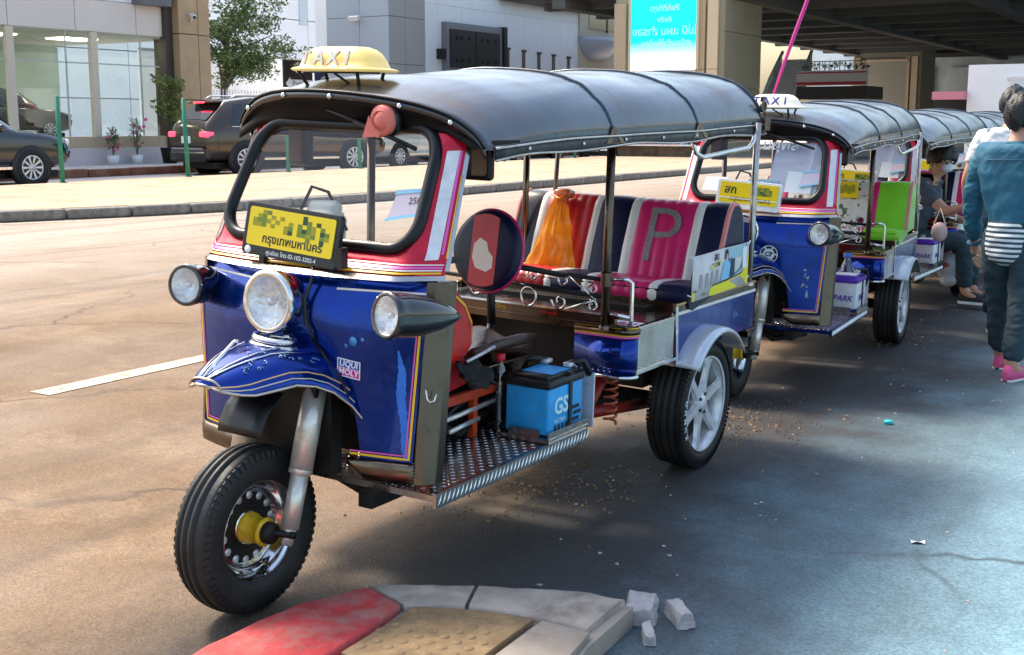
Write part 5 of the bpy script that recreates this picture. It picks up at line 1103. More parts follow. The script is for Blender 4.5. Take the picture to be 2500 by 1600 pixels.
wp_ = thing('white_kiosk', 'white kiosk with pink awning beyond the tuk tuk queue', 'kiosk', (-5, 40, 0)); wbox(wp_, 'wall', WHITE_CLAD, (-6.3, 40, 0), (0.0, 43, 3.3)); wbox(wp_, 'awning', mat('pink_awning', (.62, .22, .28), .6), (-7.3, 39.5, 2.2), (-6.3, 40, 2.45)); wbox(wp_, 'window', mat('bright_window', (.66, .72, .74), .2), (-5, 39.95, 1.2), (-2, 40, 2.8)); wbox(wp_, 'window_frame', M['alloy'], (-5.1, 39.94, 2.8), (-1.9, 40, 2.9))
# ------------------------------------------------------------------ green posts along the median
GREEN = mat('green_post_paint', (.012, .22, .13), .5, var=.25, vscale=6, dirt=(.10, .14, .08), dscale=7, damt=.6)
plabs = ['green post in front of the near black SUV bonnet', 'green post in front of the grey SUV tail', 'green post before the grey SUV rear door', 'green post before the grey SUV bonnet', 'green post before the silver sedan middle', 'green post between the black SUV and the silver hatchback', 'green post before the silver hatchback']
pst = None
for i, (x, y) in enumerate(((-20.15, 15.45), (-20.1, 19.1), (-20.0, 22.6), (-19.95, 25.6), (-19.95, 29.1), (-19.95, 33.4), (-19.95, 38.4))):
    if pst is None:
        pst = thing('barrier_post', plabs[0], 'post', (x, y, .165), 0, 'green posts along the median'); g = B(); g.cyl((0, 0, 0), (0, 0, 1.85), .052, seg=10); g.done('tube', GREEN, pst); g = B(); g.sphere((0, 0, 1.85), .054, 10, 6, (1, 1, .6)); g.done('cap', GREEN, pst)
        g = B(); g.lathe([(.09, 0), (.09, .012), (.05, .02)], (0, 0, 0), Z3, 12); g.done('foot_flange', GREEN, pst)
        o = pst
    else: o = copy_tree(pst); o.location = (x, y, .165); o['label'] = plabs[i]
    o.rotation_euler = (rnd.uniform(-.02, .02), rnd.uniform(-.045, .01), 0)
# ------------------------------------------------------------------ cars: y = forwards, rear bumper at y = 0
CARGLASS = mat('dark_car_glass', (.012, .014, .016), .06, 0, 1)
def car(name, label, loc, heading, paint, kind, lit=False, plate=True, sc=1.):
    T = thing(name, label, 'car', loc, heading, 'cars on the far carriageway'); T.scale = (sc, sc, sc)
    if kind == 'suv':
        L, W = 4.9, .95; rw = .36; wy = (.98, 3.90)
        ST = [(0, .42, .72, .74, .70), (.03, .36, .98, 1.0, .80), (.10, .34, 1.04, 1.18, .80), (.62, .32, 1.06, 1.66, .71), (1.3, .30, 1.06, 1.75, .69), (2.4, .30, 1.04, 1.74, .69), (2.95, .30, 1.04, 1.62, .68), (3.75, .30, 1.04, 1.10, .80), (4.2, .32, 1.02, 1.05, .80), (4.75, .36, .90, .93, .72), (4.9, .45, .72, .74, .62)]
        win = [(.66, 1.02, .14), (1.10, 1.88, .12), (1.96, 2.72, .12), (2.80, 3.20, .08)]
    elif kind == 'sedan':
        L, W = 4.6, .88; rw = .32; wy = (.95, 3.65)
        ST = [(0, .40, .70, .72, .62), (.04, .32, .92, .94, .70), (.55, .28, 1.00, 1.04, .72), (1.0, .26, .98, 1.20, .66), (1.55, .26, .96, 1.44, .60), (2.3, .26, .95, 1.46, .60), (2.8, .26, .95, 1.30, .62), (3.35, .26, .94, .98, .72), (4.1, .28, .84, .87, .70), (4.5, .34, .70, .72, .62), (4.6, .42, .60, .62, .55)]
        win = [(1.02, 1.42, .22), (1.48, 2.10, .12), (2.16, 2.80, .12)]
    else:
        L, W = 3.9, .86; rw = .30; wy = (.65, 3.15)
        ST = [(0, .40, .72, .74, .72), (.03, .34, .98, 1.0, .76), (.18, .30, 1.02, 1.30, .68), (.5, .26, 1.0, 1.50, .62), (1.3, .26, .98, 1.54, .60), (2.0, .26, .97, 1.50, .60), (2.4, .26, .96, 1.36, .62), (2.95, .26, .95, 1.0, .72), (3.5, .28, .86, .90, .70), (3.8, .34, .72, .74, .60), (3.9, .42, .62, .64, .52)]
        win = [(.40, .80, .2), (.88, 1.50, .12), (1.58, 2.30, .12)]
    def ring(y, zb, zs, zr, hr):
        e = min(1, y / .25, (L - y) / .35); ww = W * (.86 + .14 * max(0, min(1, e)) ** .5); hr = min(hr, ww - .06)
        top = [(hr * .98, zr - .045), (hr * .86, zr - .008), (hr * .45, zr + .02), (0, zr + .028)]
        half = [(0, zb), (ww * .8, zb), (ww * .96, zb + .07), (ww, zb + .25), (ww * .995, lerp(zb, zs, .62)), (ww * .985, lerp(zb, zs, .80)), (ww * .955, zs)] + top
        pts = [(x, y, z) for x, z in half] + [(-x, y, z) for x, z in half[-2:0:-1]]
        return pts
    fine = []
    for p, q in zip(ST, ST[1:]):
        k = max(1, int((q[0] - p[0]) / .12))
        fine += [tuple(lerp(a, b, i / k) for a, b in zip(p, q)) for i in range(k)]
    fine.append(ST[-1]); rows = [ring(*s) for s in fine]
    g = B().grid(rows, closed_u=True); n = len(rows[0]); g.add(rows[0], [tuple(range(n))]); g.add(rows[-1], [tuple(range(n))[::-1]]); body = g.done('body', paint, T)
    tab = [(s[0], s[1], s[2], s[3], s[4]) for s in ST]
    def side_pt(y, t, sx, off=.008):
        zb, zs, zr, hr = interp(tab, y); e = min(1, y / .25, (L - y) / .35); ww = W * (.86 + .14 * max(0, min(1, e)) ** .5); hr = min(hr, ww - .06)
        return (sx * (lerp(ww * .955, hr * .98, t) + off), y, lerp(zs, zr - .045, t))
    for sx in (-1, 1):
        for (y0, y1, in_) in win:
            g = B(); k = 5; a = [side_pt(lerp(y0, y1, i / k), .10, sx) for i in range(k + 1)]; b = []
            for i in range(k + 1):
                y = lerp(y0 + (in_ if y0 == win[0][0] else 0), y1 - (in_ * 1.6 if y1 == win[-1][1] else 0), i / k); b.append(side_pt(y, .90, sx))
            g.grid([a, b], smooth=False); g.done('side_window', CARGLASS, T)
        g = B(); g.tube([side_pt(lerp(win[0][0], win[-1][1], i / 12), .05, sx, .012) for i in range(13)], .012, 5); g.done('window_trim', M['chrome'], T)
        g = B(); g.box((sx * (W * .985), L * .5, .36), (.03, wy[1] - wy[0] - .9, .05)); g.done('sill_trim', M['chrome'], T)
        g = B(); g.rbox((sx * (W + .08), ST[6][0] + .25, ST[6][2] + .08), (.20, .10, .15), .03); g.done('wing_mirror', paint, T)
        for i in range(2): y = (win[1][1] - .12, win[2][1] - .16)[i] if len(win) > 2 else 1.8; g = B(); g.rbox((sx * (W * .985), y, ST[5][2] - .12), (.03, .16, .03), .01); g.done('door_handle', M['chrome'], T)
        for y in wy:
            c = (sx * (W - .10), y, rw); g = B(); g.lathe([(rw + .075, .0), (rw + .075, .103), (rw - .01, .107), (.02, .107)], c, (sx, 0, 0), 36); g.done('wheel_arch', M['black'], T)
            c = (sx * (W - .12), y, rw); g = B(); g.lathe([(rw * .64, .02), (rw * .66, .135), (rw * .80, .145), (rw * .95, .138), (rw, .12), (rw, -.08), (rw * .6, -.08)], c, (sx, 0, 0), 36); wl = g.done('wheel', M['rubber'], T)
            g = B(); g.lathe([(rw * .66, .136), (rw * .60, .128), (rw * .57, .06), (rw * .2, .05), (.001, .05)], c, (sx, 0, 0), 30)
            dk_ = g.done('rim_well', M['dark'], wl); g = B(); g.lathe([(rw * .67, .137), (rw * .67, .142), (rw * .60, .136)], c, (sx, 0, 0), 30); g.lathe([(.001, .13), (rw * .17, .128), (rw * .19, .10)], c, (sx, 0, 0), 16)
            for k in range(10):
                a = 2 * math.pi * k / 10; rad = Vector((0, math.cos(a), math.sin(a))); tan = Vector((0, -math.sin(a), math.cos(a))); p0 = Vector(c) + Vector((sx * .128, 0, 0)) + rad * rw * .15; p1 = Vector(c) + Vector((sx * .134, 0, 0)) + rad * rw * .63
                g.add([p0 - tan * .014, p0 + tan * .014, p1 + tan * .026, p1 - tan * .026], [(0, 1, 2, 3)])
            g.done('rim', M['alloy'], wl)
    # rear window, screen, lamps, plate
    def end_panel(y0, y1, f, name, t0=.10, t1=.9):
        g = B(); rows = []
        for t in (t0, .5, t1):
            y = lerp(y0, y1, t); zb, zs, zr, hr = interp(tab, y); w_ = min(hr, W - .06) * f
            rows.append([(x * w_, y + (-.012 if y0 < 1.2 and y0 < L / 2 else .012), zr + (.024 if abs(x) < .9 else .010)) for x in (-1, -.5, 0, .5, 1)])
        g.grid(rows); g.done(name, CARGLASS, T)
    if kind == 'suv': end_panel(.09, .60, .88, 'rear_window', .12, .86); end_panel(3.72, 2.98, .90, 'windscreen')
    elif kind == 'sedan': end_panel(.98, 1.55, .90, 'rear_window'); end_panel(3.32, 2.42, .90, 'windscreen')
    else: end_panel(.05, .5, .86, 'rear_window'); end_panel(2.92, 2.05, .90, 'windscreen')
    tl = mat('lit_brake_lamp', (.6, .01, .02), .3, emit=(1, .03, .06), estr=2.2) if lit else mat('unlit_tail_lamp', (.35, .01, .012), .2, 0, 1)
    zt = ST[1][2] - .06
    for sx in (-1, 1):
        g = B(); g.rbox((sx * (W * .80), .05, zt), (.34, .10, .12), .03); g.rbox((sx * (W * .93), .16, zt + .01), (.06, .30, .08), .02); o = g.done('tail_lamp', tl, T)
        g = B(); g.rbox((sx * W * .70, L - .10, ST[-2][2] - .06), (.36, .18, .13), .04); g.done('headlamp', M['lens'], T)
    if kind == 'suv':
        g = B(); g.rbox((0, .50, ST[3][3] - .02), (1.20, .30, .05), .02); g.done('roof_spoiler', paint, T); g = B(); g.rbox((0, .34, ST[3][3] - .03), (.5, .03, .035), .01); g.done('high_brake_lamp', tl, T)
        for sx in (-1, 1): g = B(); g.tube([(sx * .60, .8, 1.72), (sx * .60, .95, 1.79), (sx * .60, 2.5, 1.81), (sx * .60, 2.7, 1.74)], .018, 6); g.done('roof_rail', M['chrome'], T)
        g = B(); g.box((0, .005, .60), (1.5, .03, .03)); g.done('bumper_trim', M['chrome'], T); g = B(); g.rbox((0, .03, .42), (1.66, .12, .22), .05); g.done('rear_bumper', M['black'], T)
        for sx in (-1, 1): g = B(); g.cyl((sx * .6, -.02, .40), (sx * .6, .12, .40), .05); g.done('exhaust', M['chrome'], T)
    if plate: g = B(); g.box((0, -.015, .80 if kind == 'suv' else .62), (.42, .02, .16)); g.done('rear_plate', M['print_w'], T)
    g = B(); g.box((0, L / 2, .22), (W * 1.5, L * .9, .14)); g.done('underside', M['dark'], T)
    return T
PB_ = mat('dark_bronze_car_paint', (.075, .050, .036), .2, .6, .8); PS_ = mat('silver_white_car_paint', (.62, .63, .62), .2, .3, 1); PK_ = mat('black_car_paint', (.010, .010, .012), .12, 0, 1); PG_ = mat('pale_silver_car_paint', (.55, .60, .62), .22, .4, 1)
car('suv', 'dark bronze SUV with red brake lamps lit behind the green posts', (-23.83, 22.67, 0), -.30, PB_, 'suv', lit=True, sc=1.25)
car('sedan', 'silver white sedan ahead of the dark bronze SUV', (-23.25, 29.35, 0), -.03, PS_, 'sedan', sc=1.2)
car('suv', 'black SUV seen between the tuk tuk poles, ahead of the sedan', (-21.95, 40.0, 0), math.pi, PK_, 'suv', plate=False)
car('hatchback', 'pale silver hatchback beside the advert board at the viaduct pillar', (-21.2, 42.2, 0), -.03, PG_, 'hatch')
car('suv', 'near black SUV passing the showroom, partly out of the picture', (-23.6, 11.7, 0), -.03, PK_, 'suv', sc=1.2)
o = car('suv', 'dark display SUV parked inside the glass showroom', (-33.0, 20.6, .86), -.02, PB_, 'suv'); o['group'] = 'cars in the showroom'

# ------------------------------------------------------------------ the tuk tuks
def tuk_mtx(x, y, yaw, roll, sc): return Matrix.Translation((x, y, 0)) @ Matrix.Rotation(yaw, 4, 'Z') @ Matrix.Rotation(roll, 4, 'Y') @ Matrix.Scale(sc, 4)
W_ = M['whitev']
bands1 = [(-.525, -.405, M['blackv'], 0), (-.405, -.365, W_, 0), (-.365, -.13, M['redv'], 5), (-.13, -.095, W_, 0), (-.095, .055, M['navyv'], 0), (.055, .098, W_, 0), (.098, .362, M['pinkv'], 5), (.362, .402, W_, 0), (.402, .525, M['navyv'], 0)]
def floral():
    m = bpy.data.materials.new('floral_white_vinyl'); m.use_nodes = True; n = m.node_tree; b = n.nodes['Principled BSDF']; tc = n.nodes.new('ShaderNodeTexCoord')
    v = n.nodes.new('ShaderNodeTexVoronoi'); v.inputs['Scale'].default_value = 11; n.links.new(tc.outputs['Object'], v.inputs['Vector']); r = n.nodes.new('ShaderNodeValToRGB'); r.color_ramp.elements[0].position = .24; r.color_ramp.elements[0].color = (.16, .012, .03, 1); r.color_ramp.elements[1].position = .30; r.color_ramp.elements[1].color = (.74, .70, .64, 1)
    n.links.new(v.outputs['Distance'], r.inputs[0]); t = n.nodes.new('ShaderNodeTexNoise'); t.inputs['Scale'].default_value = 22; n.links.new(tc.outputs['Object'], t.inputs['Vector']); r2 = n.nodes.new('ShaderNodeMapRange'); r2.inputs[1].default_value = .60; r2.inputs[2].default_value = .63; n.links.new(t.outputs['Fac'], r2.inputs[0])
    x = n.nodes.new('ShaderNodeMix'); x.data_type = 'RGBA'; x.inputs[7].default_value = (.10, .15, .07, 1); n.links.new(r2.outputs[0], x.inputs[0]); n.links.new(r.outputs[0], x.inputs[6]); n.links.new(x.outputs[2], b.inputs['Base Color']); b.inputs['Roughness'].default_value = .35; return m
FL = floral()
bands2 = [(-.525, -.38, M['greenv'], 0), (-.38, -.34, M['pinkv'], 0), (-.34, .26, FL, 5), (.26, .30, M['pinkv'], 0), (.30, .525, M['greenv'], 0)]
bands3 = [(-.525, -.3, M['navyv'], 0), (-.3, -.26, W_, 0), (-.26, .1, M['pinkv'], 5), (.1, .15, W_, 0), (.15, .3, M['navyv'], 0), (.3, .34, W_, 0), (.34, .525, M['pinkv'], 2)]
M1 = tuk_mtx(0, 0, 0, .0328, 1); M2 = tuk_mtx(.123, 3.52, .076, .02, .952); M3 = tuk_mtx(-.10, 6.197, 0, .004, .93); M4 = tuk_mtx(-.22, 8.95, .0, .005, .93)
GQ = 'tuk tuks waiting in a row at the kerb'
T1 = make_tuk(dict(roll=.0328, plate='black', bands=bands1, disc=True, letter=True, taxi='yellow', banner=True), 'front blue tuk tuk with yellow taxi sign and pink seat', M1, GQ)
T2 = make_tuk(dict(roll=.02, plate='white', bands=bands2, taxi='cream', sign_dx=.11, detail=False, cowl=M['redcowl'], floor=M['blue']), 'second blue tuk tuk with cream taxi sign and floral green seat', M2, GQ)
T3 = make_tuk(dict(roll=.004, plate='white', bands=bands3, detail=False), 'third tuk tuk in the row, man in grey shirt seated inside', M3, GQ)
T4 = make_tuk(dict(roll=.005, plate='white', bands=bands2, detail=False, bluefender=True), 'farthest tuk tuk of the row, mostly hidden by the others', M4, GQ)
# second tuk tuk's round club badge and small print
q = B(); q.cyl((.115, .172, .80), (.115, .178, .80), .052, seg=28)
def on_panel(x, z, d=.004): return Vector((x, panel_y(x, z) - d, z))
def badge(T):
    c = on_panel(.135, .79, .003); dx = (on_panel(.17, .79) - on_panel(.10, .79)).normalized(); du = (on_panel(.135, .82) - on_panel(.135, .76)).normalized(); n_ = dx.cross(du)
    g = B(); g.add([c + dx * .05 * math.cos(a) + du * .05 * math.sin(a) for a in [2 * math.pi * k / 28 for k in range(28)]], [tuple(range(28))]); b = g.done('round_badge', M['print_w'], T)
    g = B(); c2 = c + n_ * .001; 
    for k in range(6): a0 = 2 * math.pi * k / 6 + .12; a1 = a0 + .8; g.add([c2 + dx * r_ * math.cos(a) + du * r_ * math.sin(a) for r_, a in ((.032, a0), (.045, a0), (.046, (a0 + a1) / 2), (.045, a1), (.032, a1), (.033, (a0 + a1) / 2))], [(0, 1, 2, 5), (5, 2, 3, 4)])
    g.done('badge_ring', M['print_k'], b); text('badge_lettering', 'CP', .034, M['print_k'], b, c2 + n_ * .0004, dx, du, .0003, bold=.001)
badge(T2)
q = B(); q.box(on_panel(.03, .86, .004), (.03, .002, .03)); q.done('small_sticker', M['pinkv'], T2)
q = B()
for i in range(14):
    p = on_panel(.34 + rnd.gauss(0, .012), .62 + rnd.gauss(0, .05), .003); q.add([p + Vector((rnd.uniform(-.012, .012), 0, rnd.uniform(-.02, .02))) for k in range(4)], [(0, 1, 2, 3)])
q.done('paint_chips', mat('chipped_grey_primer', (.45, .50, .48), .6), T2)
for T in (T2, T3):
    q = B(); q.prism([(.06, 1.14), (.34, 1.12), (.335, 1.40), (.07, 1.40)], lambda a, b, h: (a, ws_y(b) + .02 + h, b), 0, .002); q.done('sun_screen', mat('pale_lilac_film', (.55, .55, .66), .3, alpha=.75), T)
    q = B(); q.prism([(.16, 1.13), (.31, 1.125), (.31, 1.24), (.165, 1.245)], lambda a, b, h: (a, ws_y(b) + .012 + h, b), 0, .002); q.done('white_notice', M['paper'], T)
q = B(); q.prism([(-.31, 1.125), (-.17, 1.12), (-.17, 1.20), (-.30, 1.20)], lambda a, b, h: (a, ws_y(b) - .02 + h, b), 0, .004); q.done('white_card', M['paper'], T2)
q = B(); q.box((.03, .40, 1.14), (.17, .10, .10)); q.done('tissue_box', mat('tissue_box_print', (.35, .55, .70), .5, var=.4, vscale=18), T2)
text('windscreen_lettering', 'นฤพล', .085, M['print_w'], T2, (.10, ws_y(1.385) - .006, 1.385), X3, (0, .46, .89), .0005, bold=.0015)
g = B(); g.prism([(-.165, 2.30), (.165, 2.30), (.165, 2.31), (-.165, 2.31)], pxy(.99), 0, .115); rp_ = g.done('interior_plate', M['plate'], T2); text('plate_letters', 'สก', .075, M['print_k'], rp_, (-.09, 2.297, 1.05), X3, Z3, .0005, bold=.0015)
q = B()
for i in range(6): q.box((.0 + i * .026, 2.2965, 1.045 + .012 * (i % 2)), (.026, .002, .05))
q.done('faded_plate_print', M['print_olive'], rp_)

# ------------------------------------------------------------------ loose things in and on the tuk tuks
def on(name, label, cat, Mx, loc, rz=0., group=None):
    loc_w = Mx @ Vector(loc); e = empty(name, mtx=Matrix.Translation(loc_w) @ Mx.to_3x3().to_4x4() @ Matrix.Rotation(rz, 4, 'Z')); return tag(e, label, cat, group)
M['smoky'] = glass('smoky_plastic', (.52, .55, .57), 3.0, .08)
def battery(label, Mx, loc, m_, word, wm, size=(.172, .245, .165), blue=True):
    T = on('car_battery', label, 'battery', Mx, loc, 0, 'batteries on the running boards'); sx, sy, sz = size
    g = B(); g.rbox((0, 0, .022 + sz / 2), (sx, sy, sz), .008); cs = g.done('case', m_, T)
    g = B(); g.rbox((0, 0, .022 + sz + .012), (sx + .010, sy + .010, .028), .006); g.rbox((0, 0, .022 + sz + .030), (sx - .03, sy - .03, .014), .004); g.done('lid', M['black'] if blue else M['purple'], T)
    g = B(); g.quad((-sx * .36, -sy * .25, .222), (sx * .36, -sy * .25, .222), (sx * .36, sy * .3, .222), (-sx * .36, sy * .3, .222)); o = g.done('lid_label', M['batblue'] if blue else M['print_w'], T)
    for v in o.data.vertices: v.co.z = .022 + sz + .0385
    g = B(); g.cyl((-sx * .3, sy * .38, sz + .05), (-sx * .3, sy * .38, sz + .078), .010, .008); g.cyl((sx * .25, sy * .38, sz + .05), (sx * .25, sy * .38, sz + .078), .010, .008); g.rbox((sx * .25, sy * .38, sz + .07), (.03, .045, .016), .004); g.rbox((-sx * .3, sy * .38, sz + .07), (.03, .045, .016), .004); g.done('terminal', M['alloy'], T, kind='stuff')
    g = B(); g.tube([(sx * .25, sy * .38, sz + .075), (sx * .45, sy * .55, sz + .08), (sx * .50, sy * .72, sz + .03), (sx * .35, sy * .85, sz - .06)], .009, 8); g.tube([(-sx * .3, sy * .38, sz + .075), (-sx * .5, sy * .1, sz + .085), (-sx * .75, sy * .2, sz + .02)], .009, 8); g.tube([(sx * .3, sy * .40, sz + .08), (sx * .40, sy * .60, sz + .06), (sx * .46, sy * .78, sz - .0)], .007, 8); g.done('cable', M['black'], T, kind='stuff')
    g = B(); g.box((0, 0, .011), (sx + .04, sy + .05, .012)); g.box((sx * .5 + .012, 0, .022), (.006, sy + .04, .035)); g.box((0, -sy * .5 - .012, .018), (sx * .7, .006, .05)); g.done('tray', M['steel'], T)
    g = B(); g.box((sx * .5 + .004, sy * .10, .10), (.004, .020, .19)); g.box((0, sy * .10, sz + .056), (sx + .02, .020, .005)); g.done('strap', M['black'], T)
    if blue:
        text('case_lettering', 'GS', .080, wm, cs, (sx * .5 + .0012, -sy * .14, .115), Y3, Z3, .0006, bold=.002); text('case_lettering', 'BATTERY', .018, wm, cs, (sx * .5 + .0012, -sy * .17, .066), Y3, Z3, .0005)
        g = B()
        for i in range(4): g.box((sx * .5 + .001, -sy * .30 + i * .026, .042), (.002, .014, .022))
        for i in range(3): g.box((sx * .5 + .001, sy * .28 + (i % 2) * .012, .05 + i * .022), (.002, .05, .012))
        g.done('case_print', M['print_k'], cs)
    else:
        text('case_lettering', word, .048, wm, cs, (0, -sy * .5 - .0012, .095), X3, Z3, .0006, bold=.001, shear=.3); text('case_lettering', word, .048, wm, cs, (sx * .5 + .0012, 0, .095), Y3, Z3, .0006, bold=.001, shear=.3)
        g = B(); g.box((0, 0, .030), (sx + .004, sy + .004, .012)); g.done('blue_base_band', M['print_blue'], cs)
    return T
battery('bright blue battery strapped on the front tuk tuk running board', M1, (.378, 1.085, .374), M['batblue'], 'GS', mat('pale_cyan_print', (.62, .85, .92), .5))
battery('white battery with purple lettering on the second tuk tuk running board', M2, (.385, 1.05, .374), M['batwhite'], 'SPARK', M['purple'], (.19, .26, .17), False)
battery('white battery on the third tuk tuk running board beside the seated man', M3, (.385, 1.05, .374), M['batwhite'], 'SPARK', M['purple'], (.18, .26, .17), False)
def bottle(label, Mx, loc, h, r, capm, body=None):
    T = on('plastic_bottle', label, 'bottle', Mx, loc); g = B(); g.lathe([(.001, .002), (r * .92, .0), (r, .012), (r * .96, h * .18), (r, h * .22), (r * .95, h * .42), (r, h * .5), (r * .9, h * .66), (r * .45, h * .84), (r * .36, h * .88), (r * .36, h * .94)], (0, 0, 0), Z3, 24); g.done('bottle_body', body or M['smoky'], T)
    g = B(); g.lathe([(.001, h), (r * .46, h), (r * .46, h * .92), (r * .40, h * .91)], (0, 0, 0), Z3, 18); g.done('cap', capm, T); return T
bottle('clear plastic bottle with a red cap beside the bright blue battery', M1, (.225, 1.03, .374), .27, .038, mat('red_cap', (.62, .02, .03), .4))
bottle('large clear water bottle above the white battery of the second tuk tuk', M2, (.33, 1.32, .374), .33, .06, mat('blue_cap', (.05, .2, .6), .4))
T = on('folded_cushion', 'brown leatherette cushion rolled on the front tuk tuk driver seat', 'cushion', M1, (.04, 1.08, .614))
g = B(); rows = []
for i in range(9):
    x = -.13 + .30 * i / 8; rows.append([(x + .01 * math.sin(k), -.20 + .40 * k / 10, .05 + .018 * math.sin(i * .9 + k * .6) + .02 * math.sin(math.pi * k / 10)) for k in range(11)])
g.grid(rows); g.done('cushion_cover', M['browncloth'], T, thick=.035); g = B(); g.tube([(.165, -.20, .055), (.175, -.05, .062), (.178, .1, .060), (.17, .21, .05)], [.015, .020, .021, .015], 12); g.done('rolled_edge', M['browncloth'], T)
T = on('rag', 'black crumpled rag hanging from the front tuk tuk driver seat', 'rag', M1, (.205, .80, .625)); g = B(); rows = []
for i in range(10): rows.append([(.02 + .022 * math.sin(i * 1.9 + k * .8) + .012 * k, -.06 + .13 * i / 9, .03 - .010 * k + .012 * math.sin(i * 1.3 - k)) for k in range(8)])
g.grid(rows); g.done('rag_cloth', mat('black_cloth', (.018, .017, .017), .75, bump=.4, bscale=40), T, thick=.005); g = B(); g.tube([(.03, .0, .03), (.04, .07, .045), (.045, .15, .06)], .006, 8); g.done('pale_trim', M['alloy'], T)
T = on('dashboard_cloth', 'cream folded towel on the front tuk tuk dashboard', 'towel', M1, (-.09, .455, 1.052), .1); g = B(); g.rbox((0, 0, .055), (.12, .10, .11), .03, seg=3); g.rbox((.0, .0, .115), (.115, .05, .05), .02, seg=3); o = g.done('towel_folds', M['cream'], T)
for v in o.data.vertices: v.co += Vector((rnd.uniform(-.004, .004), rnd.uniform(-.004, .004), rnd.uniform(-.004, .004)))
def amber():
    m = mat('amber_plastic_film', (.92, .46, .025), .14, 0, .6, var=.45, vscale=11, bump=.9, bscale=16); n = m.node_tree; b = n.nodes['Principled BSDF']; t = n.nodes.new('ShaderNodeBsdfTranslucent'); t.inputs[0].default_value = (1, .60, .06, 1)
    x = n.nodes.new('ShaderNodeMixShader'); x.inputs[0].default_value = .6; n.links.new(b.outputs[0], x.inputs[1]); n.links.new(t.outputs[0], x.inputs[2]); n.links.new(x.outputs[0], n.nodes['Material Output'].inputs[0]); return m
pk_ = on('hanging_bag', 'crinkled amber plastic bag tied to the front tuk tuk seat back', 'bag', M1, (-.275, 2.335, 1.10)); g = B(); rows = []
for i in range(19):
    t = i / 18; hw0, hw1 = -.03 - .095 * t ** .9, .025 + .12 * t ** .9; row = []
    for k in range(25):
        u = k / 24; x = lerp(hw0, hw1, u); bulge = math.sin(math.pi * u); cr_ = .010 * math.sin(u * 23 + t * 5 + 2 * math.sin(t * 7)) * (1 - t * .5) + mnoise.noise(Vector((x * 22, t * 7, 3))) * .016
        row.append((x, -.015 - .105 * t - .050 * bulge * math.sin(math.pi * min(1, t * .9 + .1)) + cr_, .0 - .325 * t))
    rows.append(row)
g.grid(rows); g.done('bag_film', amber(), pk_); g = B(); g.rbox((0, .015, .012), (.085, .07, .045), .018, seg=3)
g.tube([(-.03, -.012, .0), (.0, -.03, -.02), (.03, -.012, 0)], .014, 8); o = g.done('bag_knot', mat('orange_film', (.62, .12, .02), .25, 0, .5, var=.3), pk_)
for v in o.data.vertices: v.co += mnoise.noise_vector(v.co * 40) * .006
g = B(); g.tube([(0, 0, 0), (.06, 0, .18), (.13, .0, .38), (.22, .01, .64), (.31, .02, .90)], [.006, .009, .011, .011, .010], 10); pp = tag(g.done('pink_streamer_pole', mat('hot_pink_plastic', (.72, .03, .30), .4)), 'thin pink pole slanting up from the second tuk tuk roof', 'pole'); pp.location = (.055, 4.2, 1.555)
pb = thing('plastic_bag', 'white carrier bag with pink ears hanging from the third tuk tuk', 'bag', (.30, 7.75, .18)); g = B(); g.sphere((0, 0, .12), .10, 16, 10, (1, .7, 1.05)); g.sphere((.02, 0, .0), .07, 12, 8, (1, .8, .7)); o = g.done('bag_body', mat('white_plastic_bag', (.72, .76, .80), .35, var=.2, vscale=15), pb)
for v in o.data.vertices: v.co += Vector((rnd.uniform(-.008, .008), rnd.uniform(-.008, .008), rnd.uniform(-.008, .008)))
g = B(); g.tube([(0, 0, .22), (-.01, 0, .30), (.0, 0, .34)], [.035, .02, .012], 8); g.tube([(0, 0, .33), (-.05, 0, .40)], [.012, .02], 8); g.tube([(0, 0, .33), (.05, 0, .41)], [.012, .02], 8); g.done('bag_handles', mat('pale_pink_plastic', (.72, .36, .40), .4), pb); g = B(); g.sphere((.0, -.073, .13), .035, 10, 6, (1, .2, .6)); g.done('bag_print', mat('coral_print', (.62, .16, .12), .5), pb)

# ------------------------------------------------------------------ people
def skinned(name, nodes, edges, root, m, parent, sub=2, fold=0.):
    """nodes: {key: (x, y, z, radius or (rx, ry))}; several chains may be given, each with its root in the tuple root"""
    keys = list(nodes); ix = {k: i for i, k in enumerate(keys)}
    me = bpy.data.meshes.new(name); me.from_pydata([nodes[k][:3] for k in keys], [(ix[a], ix[b]) for a, b in edges], [])
    o = bpy.data.objects.new(name, me); COL.objects.link(o); md = o.modifiers.new('skin', 'SKIN'); md.use_smooth_shade = True
    lay = me.skin_vertices[0].data
    for i, k in enumerate(keys):
        r = nodes[k][3]; lay[i].radius = r if isinstance(r, tuple) else (r, r); lay[i].use_root = k in root
    s = o.modifiers.new('sub', 'SUBSURF'); s.levels = s.render_levels = sub
    dg = bpy.context.evaluated_depsgraph_get(); m2 = bpy.data.meshes.new_from_object(o.evaluated_get(dg)); bpy.data.objects.remove(o); m2.name = name
    if fold:
        nn = [v.normal.copy() for v in m2.vertices]
        for v, q in zip(m2.vertices, nn):
            c = v.co; f1 = mnoise.noise(Vector((c.x * 7, c.y * 7, c.z * 17)) + Vector((1.3, 0, 0))); f2 = mnoise.noise(Vector((c.x * 16 + c.z * 9, c.y * 16, c.z * 26 - c.x * 8))); v.co = c + q * (fold * (f1 - .8 * abs(f2) * 1.3) + fold * .5)
    m2.polygons.foreach_set('use_smooth', [True] * len(m2.polygons)); m2.materials.clear(); m2.materials.append(m); o = bpy.data.objects.new(name, m2); COL.objects.link(o); o.parent = parent; return o
